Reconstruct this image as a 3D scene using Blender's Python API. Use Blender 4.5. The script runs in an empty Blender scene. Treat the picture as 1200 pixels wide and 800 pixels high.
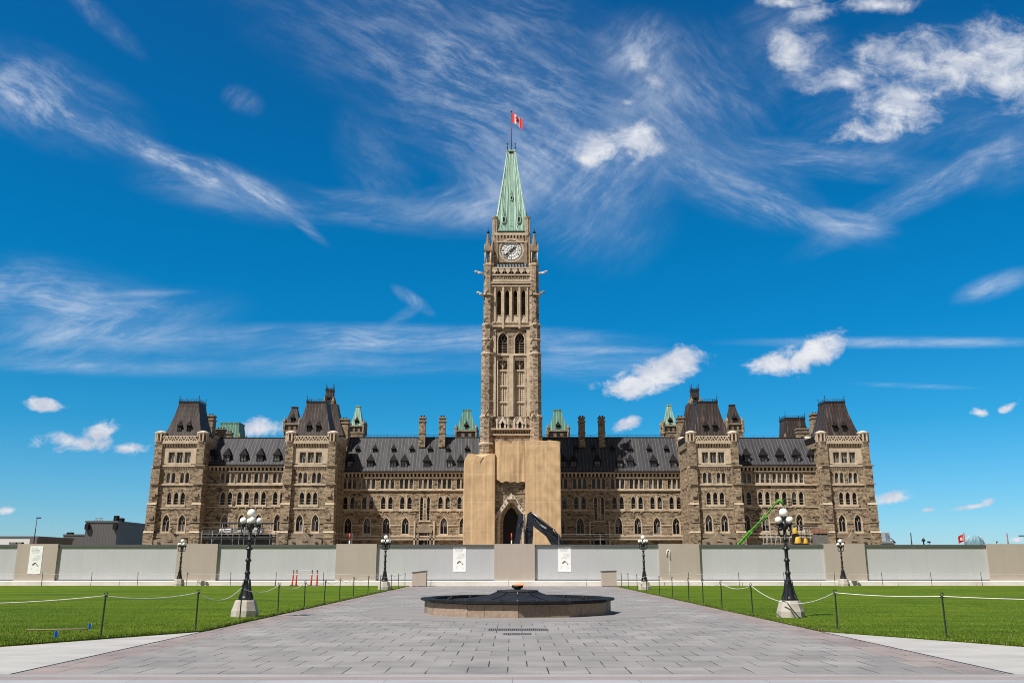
import bpy, math, random
from mathutils import Vector, Matrix
random.seed(7)
R = math.radians
sc = bpy.context.scene
C = sc.collection

# ------------------------------------------------------------------ camera
F = 1045.0                      # focal length in pixels of the 1200 px wide photo
PITCH = math.atan(260.0 / F)
EYE = 1.7
cam = bpy.data.cameras.new('camera')
cam.sensor_width = 36.0
cam.lens = 36.0 * F / 1200.0
cam.clip_start = 0.1
cam.clip_end = 6000
co = bpy.data.objects.new('camera', cam)
C.objects.link(co)
co.location = (0, 0, EYE)
co.rotation_euler = (R(90) + PITCH, 0, 0)
sc.camera = co
sc.view_settings.view_transform = 'Standard'
sc.view_settings.look = 'None'
sc.view_settings.exposure = 0.30
sc.view_settings.gamma = 1.0
sc.view_settings.use_curve_mapping = False
sc.cycles.filter_width = 1.0

CP, SP = math.cos(PITCH), math.sin(PITCH)
def den(y): return CP - (400 - y) / F * SP
def Zp(y, D): return EYE + D * (SP + (400 - y) / F * CP) / den(y)
def Xp(x, y, D): return (x - 600) / F * D / den(y)
def Dg(y, z=0.0):               # distance of a ground point seen at row y
    return (z - EYE) * den(y) / (SP + (400 - y) / F * CP)

# ------------------------------------------------------------------ node helper
class NT:
    def __init__(s, tree):
        s.t = tree; s.n = tree.nodes; s.l = tree.links
    def node(s, typ, **kw):
        n = s.n.new(typ)
        for k, v in kw.items():
            setattr(n, k, v)
        return n
    def put(s, sock, v):
        if isinstance(v, bpy.types.NodeSocket): s.l.new(v, sock)
        elif v is not None:
            if isinstance(v, (tuple, list)) and len(v) == 3 and sock.type == 'RGBA': v = (*v, 1)
            sock.default_value = v
    def m(s, op, a, b=None, c=None, clamp=False):
        n = s.node('ShaderNodeMath', operation=op, use_clamp=clamp)
        s.put(n.inputs[0], a)
        if b is not None: s.put(n.inputs[1], b)
        if c is not None: s.put(n.inputs[2], c)
        return n.outputs[0]
    def mix(s, f, a, b, mode='MIX'):
        n = s.node('ShaderNodeMix', data_type='RGBA', blend_type=mode)
        s.put(n.inputs[0], f); s.put(n.inputs[6], a); s.put(n.inputs[7], b)
        return n.outputs[2]
    def sep(s, v):
        n = s.node('ShaderNodeSeparateXYZ'); s.put(n.inputs[0], v); return n.outputs
    def comb(s, x, y, z=0.0):
        n = s.node('ShaderNodeCombineXYZ')
        s.put(n.inputs[0], x); s.put(n.inputs[1], y); s.put(n.inputs[2], z)
        return n.outputs[0]
    def noise(s, v, scale, detail=3, rough=0.55, dist=0.0):
        n = s.node('ShaderNodeTexNoise')
        s.put(n.inputs['Vector'], v); n.inputs['Scale'].default_value = scale
        n.inputs['Detail'].default_value = detail; n.inputs['Roughness'].default_value = rough
        n.inputs['Distortion'].default_value = dist
        return n.outputs[0]
    def smooth(s, v, a, b, lo=0.0, hi=1.0):
        n = s.node('ShaderNodeMapRange', interpolation_type='SMOOTHSTEP')
        s.put(n.inputs[0], v); s.put(n.inputs[1], a); s.put(n.inputs[2], b)
        n.inputs[3].default_value = lo; n.inputs[4].default_value = hi
        return n.outputs[0]
    def lin(s, v, a, b, lo, hi):
        n = s.node('ShaderNodeMapRange')
        s.put(n.inputs[0], v); s.put(n.inputs[1], a); s.put(n.inputs[2], b)
        n.inputs[3].default_value = lo; n.inputs[4].default_value = hi
        return n.outputs[0]
    def ramp(s, v, stops):
        n = s.node('ShaderNodeValToRGB'); s.put(n.inputs[0], v)
        e = n.color_ramp.elements
        while len(e) < len(stops): e.new(0.5)
        for el, (p, c) in zip(e, stops):
            el.position = p; el.color = (*c, 1)
        return n.outputs[0]

# ------------------------------------------------------------------ sun and sky
SUN_AZ = 46.0      # degrees left of the view axis, behind the camera
SUN_EL = 54.0
sun = bpy.data.lights.new('sun', 'SUN')
sun.energy = 5.0
sun.angle = R(0.53)
sun.color = (1.0, 0.955, 0.88)
so = bpy.data.objects.new('sun', sun)
C.objects.link(so)
dvec = Vector((math.sin(R(SUN_AZ)) * math.cos(R(SUN_EL)), math.cos(R(SUN_AZ)) * math.cos(R(SUN_EL)), -math.sin(R(SUN_EL))))
so.rotation_euler = dvec.to_track_quat('-Z', 'Y').to_euler()

world = bpy.data.worlds.new('World')
sc.world = world
world.use_nodes = True
w = NT(world.node_tree)
w.n.clear()
wout = w.node('ShaderNodeOutputWorld')
bg = w.node('ShaderNodeBackground')
w.l.new(bg.outputs[0], wout.inputs[0])
sky = w.node('ShaderNodeTexSky', sky_type='NISHITA')
sky.sun_disc = False
sky.sun_elevation = R(SUN_EL)
sky.sun_rotation = R(180 + SUN_AZ)
sky.altitude = 100
sky.air_density = 1.0
sky.dust_density = 0.25
sky.ozone_density = 4.0
bg.inputs[1].default_value = 0.085
world.cycles.sampling_method = "MANUAL"
world.cycles.sample_map_resolution = 256
tc = w.node('ShaderNodeTexCoord')
dx, dy, dz = w.sep(tc.outputs['Generated'])
# north sky graded by elevation; unseen sky behind greyed and dimmed as neutral fill
elev = w.m('MULTIPLY', w.m('ARCSINE', dz), 57.29578)
tint = w.ramp(w.lin(elev, 0, 40, 0, 1), [(0.03, (.55, .88, 1.2)), (.08, (.40, .83, 1.12)), (.21, (.12, .78, 1.05)), (.35, (.025, .75, 1.08)), (.48, (.012, .77, 1.11)), (.62, (.015, .74, 1.11)), (.85, (.035, .67, 1.06))])
north = w.mix(1.0, sky.outputs[0], tint, 'MULTIPLY')
hs = w.node('ShaderNodeHueSaturation')
w.l.new(sky.outputs[0], hs.inputs['Color'])
hs.inputs['Saturation'].default_value = 0.35
hs.inputs['Value'].default_value = 0.42
skycol = w.mix(w.smooth(dy, -.05, .28), hs.outputs[0], north)
dyc = w.m('MAXIMUM', dy, 0.03)
ca = w.m('DIVIDE', dx, dyc)     # horizontal and vertical slope of the direction, looking north
cb = w.m('DIVIDE', dz, dyc)
front = w.smooth(dy, 0.03, 0.2)
plane = w.comb(ca, cb, 0.0)
# a slow swirl shared by every cloud
wn = w.node('ShaderNodeTexNoise'); w.l.new(plane, wn.inputs['Vector'])
wn.inputs['Scale'].default_value = 5.0; wn.inputs['Detail'].default_value = 3
wx, wy, wz = w.sep(wn.outputs['Color'])
def patch(px, py, rx, ry, ang, dep=None):
    pl = plane if dep is None else w.comb(w.m('MULTIPLY_ADD', dep, 1e-6, ca), cb, 0.0)   # keeps the node chain sequential
    a0, b0 = Xp(px, py, 1.0), Zp(py, 1.0) - EYE
    k = 1.0 / F / den(py)
    n = w.node('ShaderNodeMapping', vector_type='TEXTURE')
    w.l.new(pl, n.inputs[0])
    n.inputs['Location'].default_value = (a0, b0, 0)
    n.inputs['Rotation'].default_value = (0, 0, R(ang))
    n.inputs['Scale'].default_value = (rx * k, ry * k * 1.03, 1)
    return n.outputs[0]
def plen(v):
    n = w.node('ShaderNodeVectorMath', operation='LENGTH'); w.l.new(v, n.inputs[0]); return n.outputs['Value']
# cirrus: (px, py, rx, ry, angle, strength, streak stretch, streak angle)
cirrus = [
 (45, 112, 120, 46, -25, .40, 4, -30), (60, 128, 95, 13, -27, .75, 3, -30), (190, 185, 130, 14, -25, .72, 4, -24),
 (285, 220, 70, 16, -27, .85, 4, -22), (350, 258, 40, 6, -42, .6, 4, -38), (270, 225, 110, 26, -12, .28, 6, -14),
 (560, 60, 260, 95, -22, .38, 4, -32), (600, 150, 150, 75, -30, .40, 4, -34), (440, 190, 34, 62, 28, .24, 4, 120),
 (470, 250, 100, 20, -8, .45, 5, -6), (550, 240, 70, 24, 5, .62, 3, 20), (680, 225, 90, 70, -30, .50, 3, 40),
 (715, 270, 30, 30, -60, .35, 3, 60),
 (60, 352, 130, 40, -10, .62, 5, -16), (120, 385, 130, 34, 8, .50, 5, 10), (150, 345, 60, 5, 3, .6, 5, 3), (340, 398, 330, 16, 0, .55, 9, 3),
 (520, 398, 160, 12, 1, .50, 10, 2), (60, 425, 140, 10, -3, .4, 9, -3), (350, 428, 260, 14, 0, .25, 10, 0),
 (484, 352, 24, 7, -35, .42, 3, -48), (470, 372, 26, 7, 35, .25, 3, 35),
 (750, 60, 44, 46, -50, .80, 2.6, 50), (768, 105, 30, 40, -60, .7, 2.6, 50), (722, 172, 75, 45, 15, .55, 2.6, 50), (1080, 110, 130, 70, 15, .3, 4, 22), (930, 60, 50, 44, 20, .3, 4, 22), (598, 205, 60, 60, 20, .42, 2.6, -48), (800, 120, 90, 90, -50, .42, 3, -45), (850, 205, 90, 40, -25, .45, 4, -30),
 (965, 187, 120, 20, -5, .42, 6, -5), (900, 235, 110, 24, -22, .35, 5, -20), (995, 262, 46, 14, -8, .75, 4, -5),
 (1100, 215, 150, 18, 27, .55, 6, 25), (1180, 170, 60, 40, 35, .35, 4, 30),
 (1060, 401, 170, 6, 0, .62, 10, 0), (680, 425, 110, 22, 0, .28, 9, 0), (690, 410, 90, 5, 0, .4, 9, 0), (1070, 452, 60, 3, -2, .35, 8, -2),
 (285, 118, 14, 22, 60, .3, 3, 70), (118, 22, 60, 12, -42, .3, 4, -42), (900, 22, 40, 24, 10, .35, 3, 30),
 (1165, 335, 44, 12, 20, .55, 2, 20)]
groups = {}
for cp in cirrus:
    sa = ((cp[7] + 90) % 180) - 90
    key = min(((3.5, -27), (5, -8), (2.6, -48), (2.6, 50), (9, 2), (4, 22)), key=lambda g: abs(g[1] - sa) + 1.5 * abs(g[0] - cp[6]))
    groups.setdefault(key, []).append(cp)
cir = None
for gi, ((stretch, sa), cps) in enumerate(sorted(groups.items())):
    msum = None
    for (px, py, rx, ry, an, st, _a, _b) in cps:
        d = plen(patch(px, py, rx * 1.5, ry * 1.5, an, msum if msum is not None else cir))
        v = w.m('MULTIPLY', w.smooth(d, 1.0, 0.0), st)
        msum = v if msum is None else w.m('SUBTRACT', w.m('ADD', msum, v), w.m('MULTIPLY', msum, v))
    mp = w.node('ShaderNodeMapping', vector_type='TEXTURE')
    cax = w.m('MULTIPLY_ADD', msum, 1e-6, ca)
    w.l.new(w.comb(w.m('MULTIPLY_ADD', wx, 0.05, cax), w.m('MULTIPLY_ADD', wy, 0.05, cb), gi * 0.37), mp.inputs[0])
    mp.inputs['Rotation'].default_value = (0, 0, R(sa))
    mp.inputs['Scale'].default_value = (stretch, 1, 1)
    fib = w.noise(mp.outputs[0], 42, 9, 0.70, 0.2)
    blot = w.noise(w.comb(cax, cb, gi * 1.7), 11, 7, 0.66, 0.25)
    tex = w.m('MULTIPLY', w.smooth(fib, 0.38, 0.70), w.smooth(blot, 0.36, 0.62, 0.42, 1.15))
    tex = w.m('MULTIPLY', tex, w.m('MULTIPLY_ADD', w.smooth(wz, .38, .62), .45, .55))
    v = w.m('MULTIPLY', msum, w.m('MULTIPLY_ADD', tex, .95, 0.13))
    cir = v if cir is None else w.m('SUBTRACT', w.m('ADD', cir, v), w.m('MULTIPLY', cir, v))
# cumulus: (px, py, rx, ry, angle, softness)
cumulus = [
 (742, 449, 46, 16, 12, .6), (790, 428, 40, 19, 22, .6), (765, 440, 50, 20, 18, .6), (918, 427, 42, 14, 8, .6), (955, 415, 42, 18, 22, .6), (732, 498, 17, 9, 25, .8), (303, 503, 28, 13, 5, .6),
 (92, 518, 48, 14, -4, .8), (112, 508, 28, 15, 15, .8), (150, 524, 26, 8, 0, .9), (52, 473, 25, 8, -8, .9),
 (698, 175, 34, 19, 5, 1.1), (745, 163, 32, 27, 20, 1.0), (735, 121, 12, 7, 10, 1.3),
 (925, 60, 40, 32, 35, 1.2), (948, 20, 34, 14, 20, 1.4), (1005, 88, 66, 22, 8, .8), (1060, 66, 66, 32, 15, .7), (1112, 82, 70, 36, 10, .7),
 (1055, 122, 64, 38, 20, .7), (1030, 150, 52, 20, 15, 1.0), (1168, 58, 66, 36, 10, .8), (1195, 95, 44, 40, 0, 1.1), (1030, 6, 50, 12, 0, 1.5), (920, 2, 40, 8, 0, 1.5),
 (752, 72, 20, 16, 50, 2.6), (768, 100, 16, 22, 30, 2.8),
 (1147, 484, 13, 6, 0, 1.6), (1183, 477, 16, 6, 20, 1.6), (1045, 583, 26, 9, 8, 1.6), (1088, 597, 14, 4, 0, 1.9), (1140, 593, 34, 4, 10, 1.8), (1158, 588, 12, 6, 15, 1.5),
 (4, 598, 20, 7, 0, 1.6), (1192, 632, 12, 5, 0, 1.4), (55, 636, 14, 6, 0, 1.4)]
fm = None
for (px, py, rx, ry, an, soft) in cumulus:
    d = plen(patch(px, py, rx * 1.25, ry * 1.25, an, fm if fm is not None else cir))
    v = w.m('MULTIPLY_ADD', d, -1.0, 1.0)                    # 1 in the middle, 0 on the rim
    v = w.m('SUBTRACT', v, (soft - .6) * 0.16)
    fm = v if fm is None else w.m('MAXIMUM', fm, v)
low = w.smooth(cb, 0.42, 0.62)                              # the upper clouds are thinner and softer
nb = w.noise(w.comb(ca, w.m('MULTIPLY', cb, 1.35), 3.3), 24, 10, 0.66, 0.35)
nb2 = w.noise(w.comb(ca, w.m('MULTIPLY', cb, 1.2), 7.7), 8, 4, 0.5, 0.2)
dens = w.m('ADD', w.m('MULTIPLY_ADD', low, .20, fm), w.m('MULTIPLY', w.m('SUBTRACT', nb, 0.5), 2.5))
dens = w.m('ADD', dens, w.m('MULTIPLY', w.m('SUBTRACT', nb2, 0.5), 0.7))
inside = w.smooth(fm, -0.45, 0.25)
cum = w.m('MULTIPLY', w.smooth(dens, 0.10, w.m('MULTIPLY_ADD', low, 0.55, 0.74)), inside)
cum = w.m('MULTIPLY', cum, w.m('MULTIPLY_ADD', low, -0.16, 0.98))
shade = w.smooth(w.noise(w.comb(ca, w.m('MULTIPLY', cb, 1.3), 5.0), 22, 5, 0.6, 0.3), 0.35, 0.62)
under = w.smooth(dens, 0.2, 1.3)
ccol = w.mix(w.m('MULTIPLY', shade, w.m('MULTIPLY_ADD', under, .5, .5)), (5.3, 5.8, 6.9), (8.4, 8.5, 8.7))
col = w.mix(w.m('MULTIPLY', cir, front), skycol, (6.4, 7.1, 8.2))
col = w.mix(w.m('MULTIPLY', cum, front), col, ccol)
w.l.new(col, bg.inputs[0])

# ------------------------------------------------------------------ object helpers
def setp(o, label=None, cat=None, group=None, kind=None):
    if label: o['label'] = label
    if cat: o['category'] = cat
    if group: o['group'] = group
    if kind: o['kind'] = kind
    return o
def empty(name, loc, label, cat, group=None, rz=0.0):
    o = bpy.data.objects.new(name, None)
    o.empty_display_size = 0.2
    C.objects.link(o); o.location = loc; o.rotation_euler = (0, 0, rz)
    return setp(o, label, cat, group)
def link(name, mesh, parent=None, loc=(0, 0, 0), rz=0.0, label=None, scale=None):
    o = bpy.data.objects.new(name, mesh)
    C.objects.link(o)
    if parent: o.parent = parent
    o.location = loc; o.rotation_euler = (0, 0, rz)
    if scale: o.scale = scale
    if label: o['label'] = label
    return o
def copy_tree(o, parent=None):
    c = o.copy(); C.objects.link(c)
    if parent: c.parent = parent
    for ch in [x for x in o.children]: copy_tree(ch, c)
    return c

class MB:
    def __init__(s, *mats):
        s.v = []; s.f = []; s.mi = []; s.mats = list(mats); s.sm = []
        s.T = None
    def idx(s, m):
        if m is None: return 0
        if m not in s.mats: s.mats.append(m)
        return s.mats.index(m)
    def addv(s, pts):
        b = len(s.v)
        if s.T is not None: pts = [tuple(s.T @ Vector(p)) for p in pts]
        s.v += [tuple(p) for p in pts]
        return b
    def face(s, pts, m=None, sm=False):
        b = s.addv(pts); s.f.append(tuple(range(b, b + len(pts)))); s.mi.append(s.idx(m)); s.sm.append(sm)
    def faces(s, pts, fs, m=None, sm=False):
        b = s.addv(pts); k = s.idx(m)
        for f in fs:
            s.f.append(tuple(b + i for i in f)); s.mi.append(k); s.sm.append(sm)
    def box(s, x0, x1, y0, y1, z0, z1, m=None):
        s.hexa([(x0, y0, z0), (x1, y0, z0), (x1, y1, z0), (x0, y1, z0), (x0, y0, z1), (x1, y0, z1), (x1, y1, z1), (x0, y1, z1)], m)
    def hexa(s, p, m=None):
        s.faces(p, [(3, 2, 1, 0), (4, 5, 6, 7), (0, 1, 5, 4), (1, 2, 6, 5), (2, 3, 7, 6), (3, 0, 4, 7)], m)
    def bbox(s, x0, x1, y0, y1, z0, z1, b, m=None):      # box with chamfered vertical and top edges
        o = [(x0 + b, y0), (x1 - b, y0), (x1, y0 + b), (x1, y1 - b), (x1 - b, y1), (x0 + b, y1), (x0, y1 - b), (x0, y0 + b)]
        cx, cy = (x0 + x1) / 2, (y0 + y1) / 2
        kx, ky = 1 - 2 * b / (x1 - x0), 1 - 2 * b / (y1 - y0)
        i = [(cx + (x - cx) * kx, cy + (y - cy) * ky) for x, y in o]
        s.loft([[(x, y, z0) for x, y in o], [(x, y, z1 - b) for x, y in o], [(x, y, z1) for x, y in i]], m, True, True)
    def loft(s, rings, m=None, cap0=False, cap1=False, sm=False, closed=True):
        n = len(rings[0]); pts = [p for r in rings for p in r]; fs = []
        for k in range(len(rings) - 1):
            for i in range(n if closed else n - 1):
                j = (i + 1) % n
                fs.append((k * n + i, k * n + j, (k + 1) * n + j, (k + 1) * n + i))
        if cap0: fs.append(tuple(reversed(range(n))))
        if cap1: fs.append(tuple((len(rings) - 1) * n + i for i in range(n)))
        s.faces(pts, fs, m, sm)
    def lathe(s, prof, c=(0, 0, 0), n=12, m=None, sm=True, ph=0.0):
        rings = [[(c[0] + r * math.cos(ph + 2 * math.pi * i / n), c[1] + r * math.sin(ph + 2 * math.pi * i / n), c[2] + z) for i in range(n)] for r, z in prof]
        s.loft(rings, m, prof[0][0] > 1e-4, prof[-1][0] > 1e-4, sm)
    def tube(s, pts, r, n=8, m=None, sm=True, r1=None):
        pts = [Vector(p) for p in pts]; rings = []
        up = Vector((0, 0, 1))
        for i, p in enumerate(pts):
            d = (pts[min(i + 1, len(pts) - 1)] - pts[max(i - 1, 0)]).normalized()
            a = d.cross(up)
            if a.length < 1e-3: a = d.cross(Vector((0, 1, 0)))
            a.normalize(); b = a.cross(d)
            rr = r if r1 is None else r + (r1 - r) * i / (len(pts) - 1)
            rings.append([p + a * rr * math.cos(2 * math.pi * k / n) - b * rr * math.sin(2 * math.pi * k / n) for k in range(n)])
        s.loft(rings, m, True, True, sm)
    def prism(s, poly, y0, y1, m=None):                  # x-z polygon (counter-clockwise seen from -y) pushed from y0 to y1
        n = len(poly)
        pts = [(x, y0, z) for x, z in poly] + [(x, y1, z) for x, z in poly]
        fs = [tuple(range(n)), tuple(reversed(range(n, 2 * n)))]
        for i in range(n):
            j = (i + 1) % n
            fs.append((j, i, n + i, n + j))
        s.faces(pts, fs, m)
    def sphere(s, c, r, m=None, nu=16, nv=10, sq=(1, 1, 1)):
        prof = [(max(1e-5, r * math.sin(math.pi * i / nv)), -r * math.cos(math.pi * i / nv)) for i in range(nv + 1)]
        rings = [[(c[0] + q * sq[0] * math.cos(2 * math.pi * i / nu), c[1] + q * sq[1] * math.sin(2 * math.pi * i / nu), c[2] + z * sq[2]) for i in range(nu)] for q, z in prof]
        s.loft(rings, m, False, False, True)
    def mesh(s, name):
        me = bpy.data.meshes.new(name)
        me.from_pydata(s.v, [], s.f)
        for m in s.mats: me.materials.append(m)
        me.polygons.foreach_set('material_index', s.mi)
        me.polygons.foreach_set('use_smooth', s.sm)
        me.update()
        return me
    def obj(s, name, parent=None, **kw):
        return link(name, s.mesh(name), parent, **kw)

# ------------------------------------------------------------------ materials
def mat(name, color, rough=0.7, metal=0.0, var=0.12, scale=3.0, bump=0.0, bscale=20.0, spec=None):
    m = bpy.data.materials.new(name); m.use_nodes = True
    t = NT(m.node_tree); b = t.n['Principled BSDF']
    tcn = t.node('ShaderNodeNewGeometry'); P = tcn.outputs['Position']
    n = t.noise(P, scale, 5, 0.6)
    f = t.lin(n, 0.25, 0.75, 1 - var, 1 + var)
    c = t.mix(1.0, color, t.comb(f, f, f), 'MULTIPLY')
    t.put(b.inputs['Base Color'], c)
    b.inputs['Roughness'].default_value = rough; b.inputs['Metallic'].default_value = metal
    if spec is not None: b.inputs['Specular IOR Level'].default_value = spec
    if bump:
        bn = t.node('ShaderNodeBump'); bn.inputs['Strength'].default_value = bump; bn.inputs['Distance'].default_value = 0.02
        t.put(bn.inputs['Height'], t.noise(P, bscale, 4, 0.6)); t.put(b.inputs['Normal'], bn.outputs[0])
    return m
def wall_uv(t, P=None):                                    # (along the wall, height) whichever way the wall faces
    geo = t.node('ShaderNodeNewGeometry')
    pos = P or geo.outputs['Position']
    x, y, z = t.sep(pos); nx, ny, nz = t.sep(geo.outputs['True Normal'])
    side = t.m('GREATER_THAN', t.m('ABSOLUTE', nx), t.m('ABSOLUTE', ny))
    u = t.m('ADD', t.m('MULTIPLY', x, t.m('SUBTRACT', 1.0, side)), t.m('MULTIPLY', y, side))
    return pos, u, z, (x, y, z), geo
def stone_wall(name, c1, c2, c3, bw=0.62, rh=0.27, mortar=(0.10, 0.085, 0.07), bump=0.8, contrast=1.0):
    m = bpy.data.materials.new(name); m.use_nodes = True
    t = NT(m.node_tree); b = t.n['Principled BSDF']
    pos, u, z, (x, y, zz), geo = wall_uv(t)
    wob = t.noise(pos, 0.9, 2, 0.5)
    uu = t.m('MULTIPLY_ADD', wob, 0.5, u)
    br = t.node('ShaderNodeTexBrick'); br.offset = 0.37; br.squash = 0.62; br.squash_frequency = 3
    t.put(br.inputs['Vector'], t.comb(uu, z, 0))
    br.inputs['Scale'].default_value = 1.0; br.inputs['Brick Width'].default_value = bw; br.inputs['Row Height'].default_value = rh
    br.inputs['Mortar Size'].default_value = 0.022; br.inputs['Mortar Smooth'].default_value = 0.3
    br.inputs['Color1'].default_value = (0, 0, 0, 1); br.inputs['Color2'].default_value = (1, 1, 1, 1); br.inputs['Mortar'].default_value = (0.5, 0.5, 0.5, 1)
    cell = br.outputs['Color']
    # a coarser set of blocks breaks the courses up
    b2 = t.node('ShaderNodeTexBrick'); b2.offset = 0.5
    t.put(b2.inputs['Vector'], t.comb(t.m('ADD', uu, 7.3), t.m('ADD', z, 0.13), 0))
    b2.inputs['Scale'].default_value = 1.0; b2.inputs['Brick Width'].default_value = bw * 1.9; b2.inputs['Row Height'].default_value = rh * 2
    b2.inputs['Mortar Size'].default_value = 0.0
    b2.inputs['Color1'].default_value = (0, 0, 0, 1); b2.inputs['Color2'].default_value = (1, 1, 1, 1)
    r1 = t.sep(cell)[0]; r2 = t.sep(b2.outputs['Color'])[0]
    k = t.m('ADD', t.m('MULTIPLY', r1, 0.62), t.m('MULTIPLY', r2, 0.38))
    colr = t.ramp(k, [(0.10, c3), (0.30, c2), (0.62, c1), (0.9, tuple(min(1, v * 1.25) for v in c1))])
    stain = t.smooth(t.noise(pos, 0.16, 5, 0.65), 0.35, 0.72)
    colr = t.mix(t.m('MULTIPLY', stain, 0.30 * contrast), colr, t.mix(1.0, colr, (0.55, 0.52, 0.5), 'MULTIPLY'))
    streak = t.smooth(t.noise(t.comb(t.m('MULTIPLY', u, 1.4), t.m('MULTIPLY', z, 0.12), 0), 1.0, 4, 0.6), 0.5, 0.75)
    colr = t.mix(t.m('MULTIPLY', streak, 0.25 * contrast), colr, t.mix(1.0, colr, (0.5, 0.47, 0.44), 'MULTIPLY'))
    colr = t.mix(t.m('MULTIPLY', br.outputs['Fac'], 0.75), colr, mortar)
    speck = t.smooth(t.noise(t.comb(u, t.m('MULTIPLY', z, 2.0), x), 3.0, 3, 0.7), 0.57, 0.66)
    colr = t.mix(t.m('MULTIPLY', speck, 0.55 * contrast), colr, c3)
    t.put(b.inputs['Base Color'], colr)
    b.inputs['Roughness'].default_value = 0.9; b.inputs['Specular IOR Level'].default_value = 0.2
    bn = t.node('ShaderNodeBump'); bn.inputs['Strength'].default_value = bump; bn.inputs['Distance'].default_value = 0.09
    h = t.m('ADD', t.m('MULTIPLY', t.m('SUBTRACT', 1.0, br.outputs['Fac']), t.m('MULTIPLY_ADD', r1, 0.7, 0.5)), t.noise(pos, 5.0, 4, 0.65))
    t.put(bn.inputs['Height'], h); t.put(b.inputs['Normal'], bn.outputs[0])
    return m
def seam_metal(name, c1, c2, pitch=0.5, rough=0.45, stainc=None, metal=0.0):
    m = bpy.data.materials.new(name); m.use_nodes = True
    t = NT(m.node_tree); b = t.n['Principled BSDF']
    pos, u, z, (x, y, zz), geo = wall_uv(t)
    s_ = t.m('FRACT', t.m('DIVIDE', u, pitch))
    rib = t.m('GREATER_THAN', t.m('ABSOLUTE', t.m('SUBTRACT', s_, 0.5)), 0.40)
    cell = t.node('ShaderNodeTexWhiteNoise', noise_dimensions='1D')
    t.put(cell.inputs['W'], t.m('FLOOR', t.m('DIVIDE', u, pitch)))
    st = t.noise(t.comb(t.m('MULTIPLY', u, 2.2), t.m('MULTIPLY', y, 0.3), t.m('MULTIPLY', z, 0.28)), 1.0, 5, 0.65)
    k = t.m('ADD', t.m('MULTIPLY', cell.outputs[0], 0.35), t.smooth(st, 0.28, 0.75, 0.0, 0.65))
    colr = t.mix(k, c1, c2)
    if stainc: colr = t.mix(t.smooth(t.noise(t.comb(t.m('MULTIPLY', u, 3.1), y, t.m('MULTIPLY', z, 0.22)), 1.0, 5, 0.6), 0.50, 0.70, 0, 0.6), colr, stainc)
    colr = t.mix(t.m('MULTIPLY', rib, 0.5), colr, t.mix(1.0, colr, (3.4, 3.4, 3.4), 'MULTIPLY'))
    t.put(b.inputs['Base Color'], colr)
    b.inputs['Roughness'].default_value = rough; b.inputs['Metallic'].default_value = metal; b.inputs['Specular IOR Level'].default_value = 0.22
    bn = t.node('ShaderNodeBump'); bn.inputs['Strength'].default_value = 0.9; bn.inputs['Distance'].default_value = 0.08
    t.put(bn.inputs['Height'], rib); t.put(b.inputs['Normal'], bn.outputs[0])
    return m

M = {}
M['wall'] = stone_wall('sandstone rubble', (0.42, 0.325, 0.218), (0.26, 0.196, 0.132), (0.065, 0.048, 0.036), bw=0.6, rh=0.26)
M['twall'] = stone_wall('tower sandstone', (0.44, 0.345, 0.255), (0.30, 0.23, 0.165), (0.10, 0.075, 0.056), bw=0.55, rh=0.27)
M['trim'] = mat('dressed sandstone', (0.49, 0.395, 0.29), 0.85, var=0.28, scale=0.9, bump=0.4, bscale=6)
M['trimd'] = mat('weathered dressed stone', (0.25, 0.195, 0.14), 0.88, var=0.35, scale=0.8, bump=0.4, bscale=6)
M['pale'] = mat('pale carved limestone', (0.55, 0.47, 0.38), 0.85, var=0.25, scale=1.5, bump=0.6, bscale=9)
M['roof'] = seam_metal('grey standing seam roof', (0.032, 0.032, 0.036), (0.072, 0.070, 0.074), 0.72, 0.55)
M['broof'] = seam_metal('brown weathered copper roof', (0.021, 0.0155, 0.0145), (0.050, 0.036, 0.032), 0.62, 0.6, (0.12, 0.10, 0.095))
M['green'] = seam_metal('green patina copper', (0.15, 0.28, 0.22), (0.30, 0.43, 0.36), 0.55, 0.7, (0.06, 0.11, 0.09))
M['greend'] = seam_metal('dark green patina copper', (0.065, 0.15, 0.115), (0.15, 0.27, 0.21), 0.6, 0.7, (0.035, 0.065, 0.055))
M['dark'] = mat('dark lead and parapet shade', (0.016, 0.0145, 0.015), 0.8, var=0.3, spec=.15)
M['iron'] = mat('black iron', (0.014, 0.015, 0.017), 0.38, var=0.2, scale=8)
M['inner'] = mat('dark interior and corbel shade', (0.012, 0.011, 0.010), 0.9)
def glassmat(name, c, r=0.08, blinds=.12):
    m = mat(name, c, r, var=0.6, scale=0.7, spec=0.35)
    t = NT(m.node_tree); b = t.n['Principled BSDF']
    old = b.inputs['Base Color'].links[0].from_socket
    x, y, z = t.sep(t.node('ShaderNodeNewGeometry').outputs['Position'])
    wn_ = t.node('ShaderNodeTexWhiteNoise', noise_dimensions='2D')      # some rooms have their blinds drawn
    t.put(wn_.inputs['Vector'], t.comb(t.m('FLOOR', t.m('DIVIDE', x, 0.97)), t.m('FLOOR', t.m('DIVIDE', z, 1.3))))
    t.put(b.inputs['Base Color'], t.mix(t.m('MULTIPLY', t.m('GREATER_THAN', wn_.outputs[0], 1 - blinds), .8), old, (.20, .20, .195)))
    return m
M['glass'] = glassmat('dark window glass', (0.008, 0.009, 0.011), .15)
M['glassl'] = glassmat('window glass with pale blinds', (0.05, 0.055, 0.06), 0.25, .4)
M['mull'] = mat('stone mullion', (0.36, 0.30, 0.23), 0.85, var=0.15)

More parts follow.
